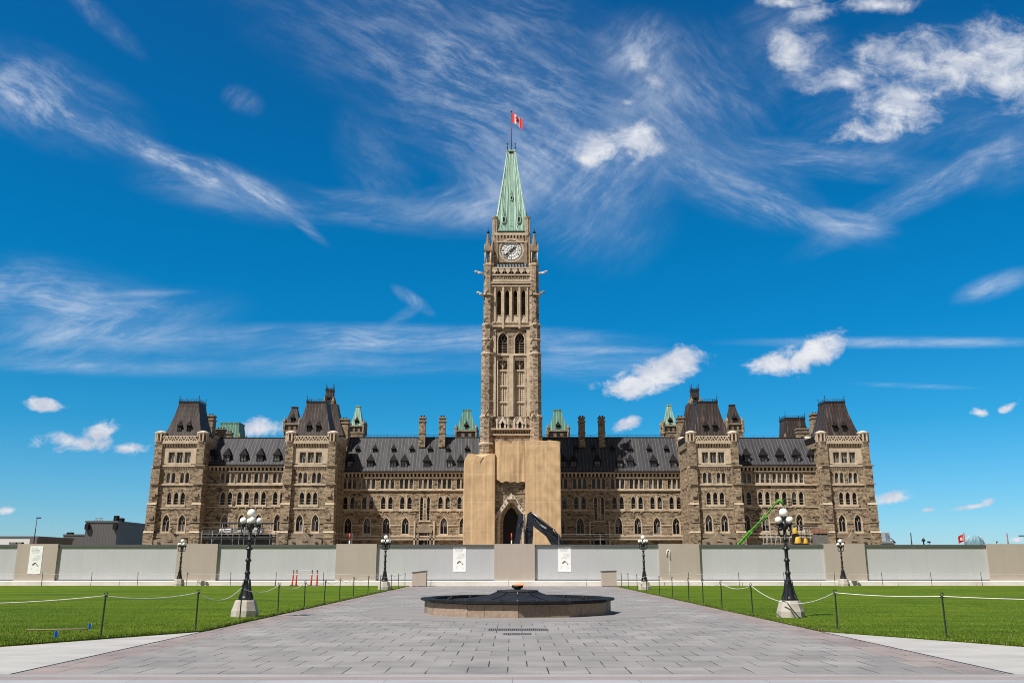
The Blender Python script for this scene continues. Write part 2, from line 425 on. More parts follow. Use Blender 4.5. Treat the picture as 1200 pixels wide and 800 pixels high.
# ------------------------------------------------------------------ window units
def arch(w_, h, rise, n=6):
    """pointed arch outline from bottom left over the apex to bottom right"""
    hw = w_ / 2
    sp = h - rise
    r = (hw * hw + rise * rise) / (2 * hw)                # radius of each arc so that it meets the apex
    pts = [(-hw, 0.0), (-hw, sp)]
    a1 = math.atan2(rise, r - hw)
    for i in range(1, n + 1):
        a = a1 * i / n
        pts.append((-hw + r - r * math.cos(a), sp + r * math.sin(a)))
    return pts + [(-x, z) for x, z in reversed(pts[:-1])]
def window_mesh(name, n=1, lw=1.6, gap=0.0, h=3.5, rise=1.3, fr=0.18, dep=0.42, proud=0.07, style='bar', wall='wall', trim='trim', glass='glass', flat=False, sill=0.22, bars=0):
    mb = MB(M[wall], M[trim], M[glass], M['mull'])
    total = n * lw + (n - 1) * gap
    for i in range(n):
        xc = -total / 2 + lw / 2 + i * (lw + gap)
        iw = lw - 2 * fr
        if flat:
            O = [(-lw / 2, 0), (-lw / 2, h), (lw / 2, h), (lw / 2, 0)]
            I = [(-iw / 2, fr * .6), (-iw / 2, h - fr), (iw / 2, h - fr), (iw / 2, fr * .6)]
        else:
            O = arch(lw, h, rise)
            ir = rise * iw / lw * 0.98
            I = arch(iw, h - fr * 1.35 , ir)
            I = [(x, max(z, fr * .6)) for x, z in I]
        O = [(x + xc, z) for x, z in O]; I = [(x + xc, z) for x, z in I]
        L = len(O)
        if not flat:
            k = L // 2
            for j in range(1, k): mb.face([(xc - lw / 2, 0, h), (O[j + 1][0], 0, O[j + 1][1]), (O[j][0], 0, O[j][1])][::-1], M[wall])
            for j in range(k, L - 2): mb.face([(xc + lw / 2, 0, h), (O[j + 1][0], 0, O[j + 1][1]), (O[j][0], 0, O[j][1])][::-1], M[wall])
        for j in range(L - 1):
            a, b_, c, d = O[j], O[j + 1], I[j + 1], I[j]
            mb.face([(a[0], -proud, a[1]), (d[0], -proud + .03, d[1]), (c[0], -proud + .03, c[1]), (b_[0], -proud, b_[1])], M[trim])
            mb.face([(a[0], 0.02, a[1]), (a[0], -proud, a[1]), (b_[0], -proud, b_[1]), (b_[0], 0.02, b_[1])], M[trim])
            mb.face([(d[0], -proud + .03, d[1]), (d[0], dep, d[1]), (c[0], dep, c[1]), (c[0], -proud + .03, c[1])], M[trim])
        mb.face([(x, dep - 0.03, z) for x, z in reversed(I)], M[glass])
        z0 = I[0][1]
        mb.face([(I[0][0], -proud + .03, z0), (I[-1][0], -proud + .03, z0), (I[-1][0], dep, z0), (I[0][0], dep, z0)], M[trim])
        mb.face([(O[0][0], -proud, 0), (O[-1][0], -proud, 0), (I[-1][0], -proud + .03, z0), (I[0][0], -proud + .03, z0)], M[trim])
        sp = (h - rise) if not flat else h - fr - 0.5
        yb0, yb1 = dep - 0.16, dep - 0.05
        bw = 0.045
        if style in ('bar', 'tracery'):
            mb.box(xc - bw, xc + bw, yb0, yb1, z0, sp, M['mull'])
            if style == 'tracery':
                top = I[len(I) // 2][1]
                for sg in (-1, 1):
                    mb.tube([(xc, dep - .1, sp - .1), (xc + sg * iw * .2, dep - .1, sp + (top - sp) * .35), (xc + sg * iw * .12, dep - .1, sp + (top - sp) * .62), (xc, dep - .1, top)], 0.045, 4, M['mull'], False)
                    mb.tube([(xc + sg * iw * .48, dep - .1, sp - .1), (xc + sg * iw * .27, dep - .1, sp + (top - sp) * .3), (xc, dep - .1, sp - .12)], 0.04, 4, M['mull'], False)
        for q in range(bars):
            zz = z0 + (sp - z0) * (q + 1) / (bars + 1)
            mb.box(xc - iw / 2, xc + iw / 2, yb0 + .03, yb1, zz - .03, zz + .03, M['mull'])
        if i < n - 1 and gap > 0:
            g0, g1 = xc + lw / 2, xc + lw / 2 + gap
            mb.face([(g0, 0, 0), (g1, 0, 0), (g1, 0, h), (g0, 0, h)], M[trim if gap < .4 else wall])
    if sill:
        mb.box(-total / 2 - 0.1, total / 2 + 0.1, -proud - 0.12, -0.001, -sill, 0.0, M[trim])
        if n > 1 and sill > .3:
            for i in range(n):
                xc = -total / 2 + lw / 2 + i * (lw + gap)
                mb.box(xc - .1, xc + .1, -proud - 0.1, -0.002, -sill - .3, -sill, M[trim])
    return mb.mesh(name), total, h

def facade(mb, x0, x1, z0, z1, y, holes, m, flip=1):
    """wall sheet at y facing -y with rectangular holes (hx0,hx1,hz0,hz1)"""
    xs = sorted({x0, x1} | {h[0] for h in holes} | {h[1] for h in holes})
    zs = sorted({z0, z1} | {h[2] for h in holes} | {h[3] for h in holes})
    xs = [v for v in xs if x0 - 1e-6 <= v <= x1 + 1e-6]; zs = [v for v in zs if z0 - 1e-6 <= v <= z1 + 1e-6]
    for i in range(len(xs) - 1):
        for j in range(len(zs) - 1):
            cx, cz = (xs[i] + xs[i + 1]) / 2, (zs[j] + zs[j + 1]) / 2
            if xs[i + 1] - xs[i] < 1e-5 or zs[j + 1] - zs[j] < 1e-5: continue
            if any(h[0] < cx < h[1] and h[2] < cz < h[3] for h in holes): continue
            mb.face([(xs[i], y, zs[j]), (xs[i + 1], y, zs[j]), (xs[i + 1], y, zs[j + 1]), (xs[i], y, zs[j + 1])], m)

def mansard(mb, cx, cy, h0x, h0y, z0, h1x, h1y, z1, m, n=5, sag=0.12, top=True):
    rings = []
    for i in range(n + 1):
        t = i / n
        k = (1 - t) ** (1 + sag * 3) if sag else 1 - t
        hx, hy = h1x + (h0x - h1x) * k, h1y + (h0y - h1y) * k
        z = z0 + (z1 - z0) * t
        rings.append([(cx - hx, cy - hy, z), (cx + hx, cy - hy, z), (cx + hx, cy + hy, z), (cx - hx, cy + hy, z)])
    mb.loft(rings, m, False, top)
def crest(mb, cx, cy, hx, hy, z, m, h=0.55, fin=1.6, corners=True, step=0.45):
    mb.box(cx - hx - .15, cx + hx + .15, cy - hy - .15, cy + hy + .15, z, z + 0.28, m)
    for (ax, ay, bx, by) in ((-1, -1, 1, -1), (1, -1, 1, 1), (-1, 1, 1, 1), (-1, -1, -1, 1)):
        p = Vector((cx + ax * hx, cy + ay * hy, z + .28)); q = Vector((cx + bx * hx, cy + by * hy, z + .28))
        mb.tube([p + Vector((0, 0, h * .7)), q + Vector((0, 0, h * .7))], 0.035, 4, m)
        L = (q - p).length; n = max(2, int(L / step))
        for i in range(n + 1):
            r = p.lerp(q, i / n)
            mb.tube([r, r + Vector((0, 0, h * (1.0 if i % 2 else .75)))], 0.035, 4, m)
    if corners:
        for ax in (-1, 1):
            for ay in (-1, 1):
                x, y = cx + ax * hx, cy + ay * hy
                mb.tube([(x, y, z), (x, y, z + fin)], 0.075, 6, m, r1=0.03)
                mb.sphere((x, y, z + fin * .75), 0.13, m, 6, 4)
def chimney_mesh(w_, d, h, pots=True):
    mb = MB(M['wall'])
    mb.box(-w_ / 2, w_ / 2, -d / 2, d / 2, 0, h - 1.1, M['wall'])
    mb.box(-w_ / 2 - .12, w_ / 2 + .12, -d / 2 - .12, d / 2 + .12, h * .45, h * .45 + .25, M['trimd'])
    mb.box(-w_ / 2 - .14, w_ / 2 + .14, -d / 2 - .14, d / 2 + .14, h - 1.1, h - .85, M['trimd'])
    mb.box(-w_ / 2 + .08, w_ / 2 - .08, -d / 2 + .08, d / 2 - .08, h - .85, h - .3, M['wall'])
    mb.box(-w_ / 2 - .1, w_ / 2 + .1, -d / 2 - .1, d / 2 + .1, h - .3, h, M['trimd'])
    if pots:
        n = max(1, int(w_ / .6))
        for i in range(n):
            x = (i - (n - 1) / 2) * .6
            mb.lathe([(.18, 0), (.15, .35), (.17, .4)], (x, 0, h), 8, M['dark'])
    return mb.mesh('chimney')
def dormer_mesh(w_, h, wh, dep, glass='glass'):
    """lead dormer: front faces -y, base at origin, steep pointed cap"""
    mb = MB(M['dark'], M[glass])
    hw = w_ / 2
    mb.box(-hw, -hw + .14, 0, dep, 0, wh, M['dark']); mb.box(hw - .14, hw, 0, dep, 0, wh, M['dark'])
    mb.box(-hw, hw, 0, dep, wh, wh + .12, M['dark']); mb.box(-hw, hw, 0, dep, -.15, .1, M['dark'])
    mb.face([(-hw + .14, .12, .1), (hw - .14, .12, .1), (hw - .14, .12, wh), (-hw + .14, .12, wh)], M[glass])
    mb.box(-.04, .04, .02, .1, .1, wh, M['dark'])
    o = hw + .18
    z1 = wh + .12
    pts = [(-o, -.2, z1), (o, -.2, z1), (o, dep, z1), (-o, dep, z1), (0, .45, h), (0, dep + .3, h)]
    mb.faces(pts, [(0, 1, 4), (1, 2, 5, 4), (3, 0, 4, 5), (3, 2, 1, 0)], M['dark'])
    mb.tube([(0, .45, h - .1), (0, .45, h + .55)], .05, 5, M['dark'], r1=.02)
    return mb.mesh('dormer')

def corbels(mb, x0, x1, y, z, step, m, h=0.45, d=0.28, wd=None):
    n = max(2, int(round((x1 - x0) / step))); s_ = (x1 - x0) / n; wd = wd or s_ * .5
    for i in range(n):
        x = x0 + (i + .5) * s_
        mb.hexa([(x - wd / 2, y - d * .3, z), (x + wd / 2, y - d * .3, z), (x + wd / 2, y, z), (x - wd / 2, y, z),
                 (x - wd / 2, y - d, z + h), (x + wd / 2, y - d, z + h), (x + wd / 2, y, z + h), (x - wd / 2, y, z + h)], m)

# ================================================================== GROUND
HOARD = 73.0
def ground_mat():
    m = bpy.data.materials.new('packed earth'); m.use_nodes = True
    t = NT(m.node_tree); b = t.n['Principled BSDF']
    g = t.node('ShaderNodeNewGeometry')
    t.put(b.inputs['Base Color'], t.mix(t.noise(g.outputs['Position'], 0.3, 6, .6), (0.16, 0.13, 0.10), (0.26, 0.23, 0.19)))
    b.inputs['Roughness'].default_value = 0.95
    return m
def gz(y):
    if y < 82: return -0.02
    t = min(1, (y - 82) / 70.0); t = t * t * (3 - 2 * t)
    return -0.02 + 2.6 * t
mb = MB(ground_mat())
ys = [-300, -60, 0, 30, 60, 82] + [82 + 10 * i for i in range(1, 8)] + [160, 250, 500, 1500, 4000]
xs_ = [-3000, -800, -200, -80, -30, 0, 30, 80, 200, 800, 3000]
for j in range(len(ys) - 1):
    for i in range(len(xs_) - 1):
        mb.face([(xs_[i], ys[j], gz(ys[j])), (xs_[i + 1], ys[j], gz(ys[j])), (xs_[i + 1], ys[j + 1], gz(ys[j + 1])), (xs_[i], ys[j + 1], gz(ys[j + 1]))])
mb.obj('ground')['kind'] = 'structure'

def paver_mat():
    m = bpy.data.materials.new('granite slab paving'); m.use_nodes = True
    t = NT(m.node_tree); b = t.n['Principled BSDF']
    g = t.node('ShaderNodeNewGeometry'); pos = g.outputs['Position']
    x, y, z = t.sep(pos)
    br = t.node('ShaderNodeTexBrick'); br.offset = 0.5
    t.put(br.inputs['Vector'], t.comb(t.m('ADD', x, 0.4), t.m('ADD', y, 0.31), 0))
    br.inputs['Scale'].default_value = 1; br.inputs['Brick Width'].default_value = 0.66; br.inputs['Row Height'].default_value = 0.96
    br.inputs['Mortar Size'].default_value = 0.012; br.inputs['Mortar Smooth'].default_value = 0.2
    br.inputs['Color1'].default_value = (0, 0, 0, 1); br.inputs['Color2'].default_value = (1, 1, 1, 1); br.inputs['Mortar'].default_value = (.5, .5, .5, 1)
    k = t.sep(br.outputs['Color'])[0]
    colr = t.ramp(k, [(0, (0.236, 0.220, 0.214)), (0.4, (0.264, 0.248, 0.240)), (0.75, (0.284, 0.266, 0.256)), (1, (0.250, 0.232, 0.226))])
    # pink granite courses beside both edges
    ax = t.m('ABSOLUTE', x)
    pk = t.m('MULTIPLY', t.m('GREATER_THAN', t.m('ADD', ax, t.m('MULTIPLY', k, 0.35)), 7.25), 0.85)
    colr = t.mix(pk, colr, t.mix(k, (0.26, 0.205, 0.19), (0.285, 0.24, 0.225)))
    blot = t.noise(pos, 0.55, 6, 0.65)
    f = t.m('MULTIPLY', t.lin(blot, 0.3, 0.72, 0.76, 1.2), t.lin(t.noise(t.comb(t.m('MULTIPLY', x, .25), y, 0), 1.6, 5, .7), .3, .7, .86, 1.12))
    colr = t.mix(1.0, colr, t.comb(f, f, f), 'MULTIPLY')
    fine = t.lin(t.noise(pos, 45, 3, 0.7), 0.3, 0.7, 0.86, 1.14)
    colr = t.mix(1.0, colr, t.comb(fine, fine, fine), 'MULTIPLY')
    spots = t.smooth(t.noise(pos, 2.1, 6, 0.7), 0.62, 0.74)
    colr = t.mix(t.m('MULTIPLY', spots, 0.4), colr, (0.12, 0.115, 0.115))
    gum = t.node('ShaderNodeTexVoronoi'); t.put(gum.inputs['Vector'], pos); gum.inputs['Scale'].default_value = 1.6
    gs = t.m('LESS_THAN', gum.outputs['Distance'], 0.055)
    colr = t.mix(t.m('MULTIPLY', gs, 0.45), colr, (0.09, 0.085, 0.085))
    patchy = t.smooth(t.noise(pos, 1.3, 3, 0.6), 0.40, 0.56)
    jf = t.m('MULTIPLY', br.outputs['Fac'], t.m('MULTIPLY_ADD', patchy, 0.75, 0.25))
    colr = t.mix(jf, colr, (0.035, 0.032, 0.03))
    t.put(b.inputs['Base Color'], colr)
    t.put(b.inputs['Roughness'], t.lin(blot, 0.3, 0.7, 0.72, 0.9))
    bn = t.node('ShaderNodeBump'); bn.inputs['Strength'].default_value = 0.6; bn.inputs['Distance'].default_value = 0.012
    t.put(bn.inputs['Height'], t.m('ADD', t.m('MULTIPLY', t.m('SUBTRACT', 1.0, br.outputs['Fac']), 1.0), t.m('MULTIPLY', t.noise(pos, 25, 4, .7), 0.5)))
    t.put(b.inputs['Normal'], bn.outputs[0])
    return m
def concrete_mat(name, c, joint=2.4, streaky=True):
    m = bpy.data.materials.new(name); m.use_nodes = True
    t = NT(m.node_tree); b = t.n['Principled BSDF']
    g = t.node('ShaderNodeNewGeometry'); pos = g.outputs['Position']
    x, y, z = t.sep(pos)
    f = t.lin(t.noise(t.comb(t.m('MULTIPLY', x, .5), t.m('MULTIPLY', y, 1.6), z), 0.9, 6, .65), .3, .7, .80, 1.12)
    f2 = t.lin(t.noise(pos, 50, 3, .7), .3, .7, .90, 1.1)
    f = t.m('MULTIPLY', f, f2)
    colr = t.mix(1.0, c, t.comb(f, f, f), 'MULTIPLY')
    if joint:
        jj = t.m('LESS_THAN', t.m('FRACT', t.m('DIVIDE', x, joint)), 0.006)
        colr = t.mix(t.m('MULTIPLY', jj, .6), colr, (.08, .08, .075))
    t.put(b.inputs['Base Color'], colr); b.inputs['Roughness'].default_value = .85
    bn = t.node('ShaderNodeBump'); bn.inputs['Strength'].default_value = .3; bn.inputs['Distance'].default_value = .01
    t.put(bn.inputs['Height'], t.noise(pos, 30, 4, .7)); t.put(b.inputs['Normal'], bn.outputs[0])
    return m
M['pave'] = paver_mat()
M['conc'] = concrete_mat('pale concrete', (0.42, 0.405, 0.385))
M['concband'] = concrete_mat('grey granite kerb band', (0.31, 0.295, 0.295), 0)
M['concfront'] = concrete_mat('smooth light paving', (0.33, 0.33, 0.35), 1.9)
M['barrier'] = concrete_mat('whitewashed concrete', (0.66, 0.63, 0.585), 0)
# the walkway
mb = MB(M['pave'])
mb.face([(-7.95, 15.0, .0), (7.95, 15.0, .0), (7.95, 80.0, .0), (-7.95, 80.0, .0)])
o = mb.obj('walkway_paving'); o['kind'] = 'structure'
mb = MB(M['concband'])
mb.face([(-60, 14.62, 0.0), (60, 14.62, 0), (60, 14.996, 0), (-60, 14.996, 0)])
mb.obj('kerb_strip')['kind'] = 'structure'
redg = concrete_mat('reddish granite edging', (0.30, 0.245, 0.225), 1.2)
mb = MB(redg)
mb.face([(-60, 14.34, 0.0), (60, 14.34, 0), (60, 14.61, 0), (-60, 14.61, 0)])
mb.obj('edging_strip')['kind'] = 'structure'
mb = MB(M['concfront'])
mb.face([(-60, -8, 0.0), (60, -8, 0), (60, 14.33, 0), (-60, 14.33, 0)])
mb.obj('forecourt_paving')['kind'] = 'structure'
for s in (-1, 1):
    mb = MB(M['conc'])
    p = [(s * 7.96, 15.0, 0), (s * 60, 15.0, 0), (s * 60, 17.0, 0), (s * 15, 18.3, 0), (s * 10.8, 19.75, 0), (s * 7.96, 24.1, 0)]
    mb.face(p if s > 0 else p[::-1])
    mb.obj('side_path')['kind'] = 'structure'
    # dark joint along the paving edge, a shallow metal strip
    mb = MB(M['iron']); mb.box(s * 7.955 - .018, s * 7.955 + .018, 15, 24.1, -0.01, 0.006)
    mb.obj('edge_strip')['kind'] = 'structure'
mb = MB(concrete_mat('fine grey asphalt ring', (0.245, 0.23, 0.222), 0))
n = 64
ring = [[(r_ * math.cos(2 * math.pi * i / n), 33.2 + r_ * math.sin(2 * math.pi * i / n), z_) for i in range(n)] for r_, z_ in ((3.0, 0.004), (5.3, 0.004))]
mb.loft(ring[::-1])
mb.obj('fountain_surround_paving')['kind'] = 'structure'

def grass_mat():
    m = bpy.data.materials.new('lawn grass'); m.use_nodes = True
    t = NT(m.node_tree); b = t.n['Principled BSDF']
    g = t.node('ShaderNodeNewGeometry'); pos = g.outputs['Position']
    x, y, z = t.sep(pos)
    big = t.noise(t.comb(t.m('MULTIPLY', x, .35), y, 0), 0.42, 5, .65)
    mid = t.noise(t.comb(t.m('MULTIPLY', x, .6), y, 0), 2.3, 5, .7)
    fine = t.noise(pos, 24, 4, .75)
    colr = t.mix(t.smooth(big, .3, .7), (0.058, 0.112, 0.006), (0.150, 0.205, 0.012))
    colr = t.mix(t.smooth(t.noise(t.comb(t.m('MULTIPLY', x, .12), y, 3), .16, 4, .6), .42, .6, 0, .4), colr, (0.135, 0.205, 0.012))
    colr = t.mix(t.smooth(mid, .35, .75, 0, .7), colr, (0.036, 0.092, 0.004))
    colr = t.mix(t.smooth(fine, .5, .8, 0, .8), colr, (0.17, 0.24, 0.03))
    colr = t.mix(t.smooth(fine, .5, .25, 0, .8), colr, (0.012, 0.035, 0.003))
    dry = t.smooth(t.noise(pos, 1.1, 5, .7), .58, .78, 0, .5)
    dry = t.m('MAXIMUM', dry, t.m('MULTIPLY', t.smooth(t.m('ABSOLUTE', x), 8.5, 8.0), t.smooth(mid, .35, .6, 0, .8)))
    mow = t.smooth(t.m('SINE', t.m('MULTIPLY_ADD', y, 2.6, t.m('MULTIPLY', mid, 2.0))), -.8, .8, .95, 1.04)
    colr = t.mix(1.0, colr, t.comb(mow, mow, mow), 'MULTIPLY')
    colr = t.mix(dry, colr, (0.16, 0.14, 0.05))
    t.put(b.inputs['Base Color'], colr); b.inputs['Roughness'].default_value = .75
    b.inputs['Specular IOR Level'].default_value = .05
    bn = t.node('ShaderNodeBump'); bn.inputs['Strength'].default_value = .9; bn.inputs['Distance'].default_value = .05
    t.put(bn.inputs['Height'], t.noise(pos, 18, 5, .75)); t.put(b.inputs['Normal'], bn.outputs[0])
    return m
M['grass'] = grass_mat()
def grass_edge(y):                       # inner edge of the lawn at distance y
    if y > 24.1: return 7.98
    if y > 19.75: return 7.98 + (24.1 - y) / 4.35 * 2.82
    return 10.8 + (19.75 - y) / 1.45 * 4.2
for s in (-1, 1):
    mb = MB(M['grass'])
    poly = [(7.98, 24.1), (10.8, 19.75), (15, 18.3), (60, 17.0), (60, HOARD - 1.0), (7.98, HOARD - 1.0)]
    top = [(s * x, y, 0.035) for x, y in poly]; bot = [(s * x, y, -0.02) for x, y in poly]
    if s < 0: top, bot = top[::-1], bot[::-1]
    mb.face(top)
    for i in range(6):
        j = (i + 1) % 6
        mb.face([bot[i], bot[j], top[j], top[i]])
    o = mb.obj('lawn'); o['kind'] = 'structure'
# grass blades over the nearest lawn, thick along the edges
gb = MB(mat('grass blade', (0.082, 0.150, 0.008), .8, var=.6, scale=.8, spec=.1), mat('grass blade pale', (0.19, 0.22, 0.045), .7, var=.4, scale=6))
V = []; Fc = []; MI = []
rnd = random.Random(3)
def blade(x, y, h, w_):
    a = rnd.uniform(0, math.pi); lx, ly = rnd.uniform(-.5, .5) * h, rnd.uniform(-.5, .5) * h
    b = len(V)
    V.extend([(x - w_ * math.cos(a), y - w_ * math.sin(a), .03), (x + w_ * math.cos(a), y + w_ * math.sin(a), .03), (x + lx, y + ly, .03 + h)])
    Fc.append((b, b + 1, b + 2)); MI.append(1 if rnd.random() < .25 else 0)
for s in (-1, 1):
    for _ in range(62000):
        y = 17 + 27 * rnd.random() ** 1.7
        x = grass_edge(y) + (0.62 * y - grass_edge(y)) * rnd.random()
        if x < grass_edge(y): continue
        blade(s * x, y, rnd.uniform(.018, .042), rnd.uniform(.005, .011))
    for _ in range(9000):
        y = 18.3 + 50 * rnd.random() ** 1.5
        x = grass_edge(y) - .05 + abs(rnd.gauss(0, .08))
        blade(s * x, y, rnd.uniform(.03, .075), rnd.uniform(.006, .014))
gb.v = V; gb.f = Fc; gb.mi = MI; gb.sm = [False] * len(Fc)
o = gb.obj('grass'); o['kind'] = 'stuff'
setp(o, 'short green grass blades standing over the near lawns', 'grass')

# ================================================================== PARLIAMENT BUILDING
PB = empty('parliament_building', (0, 183, 2.4), 'long gothic sandstone building with mansard roofed pavilions and rows of pointed windows', 'building')
def prt(mb, name, label=None):          # part built in world coordinates
    o = mb.obj(name, PB, label=label); o.location = (0, -183, -2.4); return o
def sub(mesh, name, part, loc, rz=0.0, label=None):
    o = link(name, mesh, part, loc, rz, label)        # part's own origin is the world origin
    return o
GZ = 2.4
# ---- pavilions
DP = 178.0
ZP = lambda y: Zp(y, DP)
w_top, TW, TH = window_mesh('window', 3, 1.50, 0.10, ZP(528.5) - ZP(542.6), 0, 0.15, style='tracery', flat=True, glass='glassl', sill=.25)
w_p2, P2W, P2H = window_mesh('window', 2, 0.98, 0.04, ZP(552) - ZP(566), .85, 0.10, style='none', glass='glassl', sill=.2)
w_p3, P3W, P3H = window_mesh('window', 3, 1.14, 0.18, ZP(575) - ZP(591), 1.1, 0.12, style='none', sill=.45, bars=2)
w_p4, P4W, P4H = window_mesh('window', 1, 1.75, 0, ZP(600.8) - ZP(623), 1.75, 0.21, style='tracery', sill=.25)
pav_dorm = dormer_mesh(.8, 2.1, .9, 1.0)
def pavilion(cx, inner):
    s = 1 if cx > 0 else -1
    y0, y1 = DP, DP + 10.2
    hw = 4.9
    mb = MB(M['wall'])
    holes = []; wins = []
    def add(mesh, W, H, x, yb, nm='window'):
        z = ZP(yb); holes.append((x - W / 2, x + W / 2, z, z + H)); wins.append((mesh, nm, x, z))
    cw = cx
    add(w_top, TW, TH, cw, 542.6)
    for q in (-1, 1): add(w_p2, P2W, P2H, cw + q * 1.37, 566)
    add(w_p3, P3W, P3H, cw, 591)
    for q in (-1, 1): add(w_p4, P4W, P4H, cw + q * 1.55, 623)
    ZT = ZP(517)
    facade(mb, cx - hw + 1.2, cx + hw - 1.2, GZ - 1, ZT, y0 + .45, holes, M['wall'])
    # side and back walls
    for sx in (-1, 1):
        x = cx + sx * (hw - .05)
        a = [(x, y0 + .5, GZ - 1), (x, y1, GZ - 1), (x, y1, ZT), (x, y0 + .5, ZT)]
        mb.face(a if sx > 0 else a[::-1], M['wall'])
        # side string courses and blind windows read as slim recessed panels
        for yy, t_ in ((546, .28), (567.5, .28), (612, .22)):
            mb.box(min(x, x + sx * .12), max(x, x + sx * .12), y0 + 1.9, y1, ZP(yy), ZP(yy) + t_, M['trimd'])
    mb.face([(cx + hw - .05, y1, GZ - 1), (cx - hw + .05, y1, GZ - 1), (cx - hw + .05, y1, ZT), (cx + hw - .05, y1, ZT)], M['wall'])
    # corner buttresses in three diminishing stages
    for sx in (-1, 1):
        xo = cx + sx * hw
        for (za, zb, g) in ((GZ - 1, ZP(624), .55), (ZP(624), ZP(591), .38), (ZP(591), ZP(548), .22), (ZP(548), ZP(519), .08)):
            xa, xb = sorted((xo - sx * 1.45, xo + sx * g))
            mb.box(xa, xb, y0 - g, y0 + 1.7, za, zb, M['wall'])
            mb.hexa([(xa, y0 - g - .06, zb), (xb, y0 - g - .06, zb), (xb, y0 + 1.7, zb), (xa, y0 + 1.7, zb),
                     (xa, y0 - g + .14, zb + .3), (xb, y0 - g + .14, zb + .3), (xb, y0 + 1.7, zb + .3), (xa, y0 + 1.7, zb + .3)], M['trim'])
        xa, xb = sorted((xo - sx * 1.45, xo + sx * .05))
        for zz in (578, 604):
            mb.box(xa + .35, xb - .35, y0 - .62 + (.1 if zz < 600 else 0), y0 - .1, ZP(zz + 4), ZP(zz), M['trimd'])
        for yy in (546, 567.5, 612):
            mb.box(min(xa, xb) - .05, max(xa, xb) + .5 * (sx > 0), y0 - .5, y0 + 1.75, ZP(yy), ZP(yy) + .22, M['trimd'])
        # rear corner buttress
        xa, xb = sorted((xo - sx * 1.2, xo + sx * .2)); mb.box(xa, xb, y1 - 1.4, y1 + .2, GZ - 1, ZT, M['wall'])
        if sx == -s and inner:           # buttresses down the side that faces the centre court
            for yb_ in (y0 + 4.3, y0 + 7.2):
                xa, xb = sorted((xo - sx * .1, xo + sx * .35)); mb.box(xa, xb, yb_, yb_ + .7, GZ, ZP(548), M['wall'])
    # string courses across the front
    xa, xb = cx - hw + 1.45, cx + hw - 1.45
    for yy, t_, d_ in ((546.5, .35, .22), (568.2, .28, .2), (596, .2, .12), (613, .22, .14), (627, .4, .35), (630, .4, .5)):
        x_a, x_b = xa, xb
        segs = [(xa, xb)]
        zz = ZP(yy)
        for h in holes:                  # break the band where a window stands in it
            if h[2] < zz + t_ and h[3] > zz:
                ns = []
                for a, b in segs:
                    if h[1] <= a or h[0] >= b: ns.append((a, b)); continue
                    if h[0] > a: ns.append((a, h[0]))
                    if h[1] < b: ns.append((h[1], b))
                segs = ns
        for a, b in segs: mb.box(a, b, y0 + .45 - d_, y0 + .447, zz, zz + t_, M['trim'] if yy < 600 else M['trimd'])
    mb.box(xa, xb, y0 + .38, y0 + .449, ZP(528.5) , ZP(524.5), M['trim'])
    mb.box(xa, cw - TW / 2 - .02, y0 + .39, y0 + .449, ZP(543), ZP(528.5), M['trim']); mb.box(cw + TW / 2 + .02, xb, y0 + .39, y0 + .449, ZP(543), ZP(528.5), M['trim'])
    corbels(mb, xa, xb, y0 + .44, ZP(523.5), .55, M['trim'], ZP(519.5) - ZP(523.5), .5, .27)
    corbels(mb, xa, xb, y0 + .44, ZP(549.5), .36, M['trim'], .35, .2)
    mb.box(xa - .1, xb + .1, y0 - .05, y0 + .46, ZP(519.5), ZP(517.5), M['trim'])
    for sx in (-1, 1):
        x = cx + sx * hw
        a, b = sorted((x - sx * .05, x + sx * .35))
        mb.box(a, b, y0 + 1.75, y1, ZP(519.5), ZP(517.5), M['trimd'])
        T = mb.T; mb.T = None
        for i in range(16):
            yy = y0 + 2.0 + i * .5
            mb.box(a, b, yy, yy + .25, ZP(523.5), ZP(519.5), M['trimd'])
    mb.face([(cx - hw, y0 + .3, ZT - .05), (cx + hw, y0 + .3, ZT - .05), (cx + hw, y1, ZT - .05), (cx - hw, y1, ZT - .05)], M['dark'])
    part = prt(mb, 'pavilion', ('inner' if inner else 'outer') + ' square stone pavilion ' + ('left' if s < 0 else 'right') + ' of the clock tower')
    for me, nm, x, z in wins: sub(me, nm, part, (x, y0 + .45, z))
    # openwork parapet
    mb = MB(M['trim'])
    zb, zt = ZP(517.2), ZP(510.2)
    def rail(p, q):
        p, q = Vector(p), Vector(q); L = (q - p).length; d = (q - p) / L
        mb.T = Matrix.Translation(p) @ Matrix.Rotation(math.atan2(d.y, d.x), 4, 'Z')
        mb.box(0, L, -.12, .12, zb, zb + .18); mb.box(0, L, -.15, .15, zt - .18, zt)
        mb.face([(0, .42, zb), (L, .42, zb), (L, .42, zt + .1), (0, .42, zt + .1)], M['dark']); nn = max(3, int(round(L / 1.4))); st = L / nn  # dark sheet behind the openwork stands in for the gutter's shade
        for i in range(nn):
            a = i * st
            mb.prism([(a, zb + .18), (a + .30, zb + .18), (a + st / 2 + .14, zt - .2), (a + st / 2 - .14, zt - .2)], -.12, .12)
            mb.prism([(a + st - .30, zb + .18), (a + st, zb + .18), (a + st / 2 + .14, zt - .2), (a + st / 2 - .14, zt - .2)], -.119, .119)
            mb.prism([(a - .3, zt - .18), (a, zt - .75), (a + .3, zt - .18)], -.1, .1)
            mb.prism([(a + st / 2 - .12, zb + .18), (a + st / 2 + .12, zb + .18), (a + st / 2 + .02, zb + .55), (a + st / 2 - .02, zb + .55)], -.08, .08)
        mb.T = None
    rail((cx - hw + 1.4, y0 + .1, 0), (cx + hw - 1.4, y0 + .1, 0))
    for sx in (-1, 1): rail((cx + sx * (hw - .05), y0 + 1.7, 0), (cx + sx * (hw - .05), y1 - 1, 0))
    mb.obj('parapet', part)
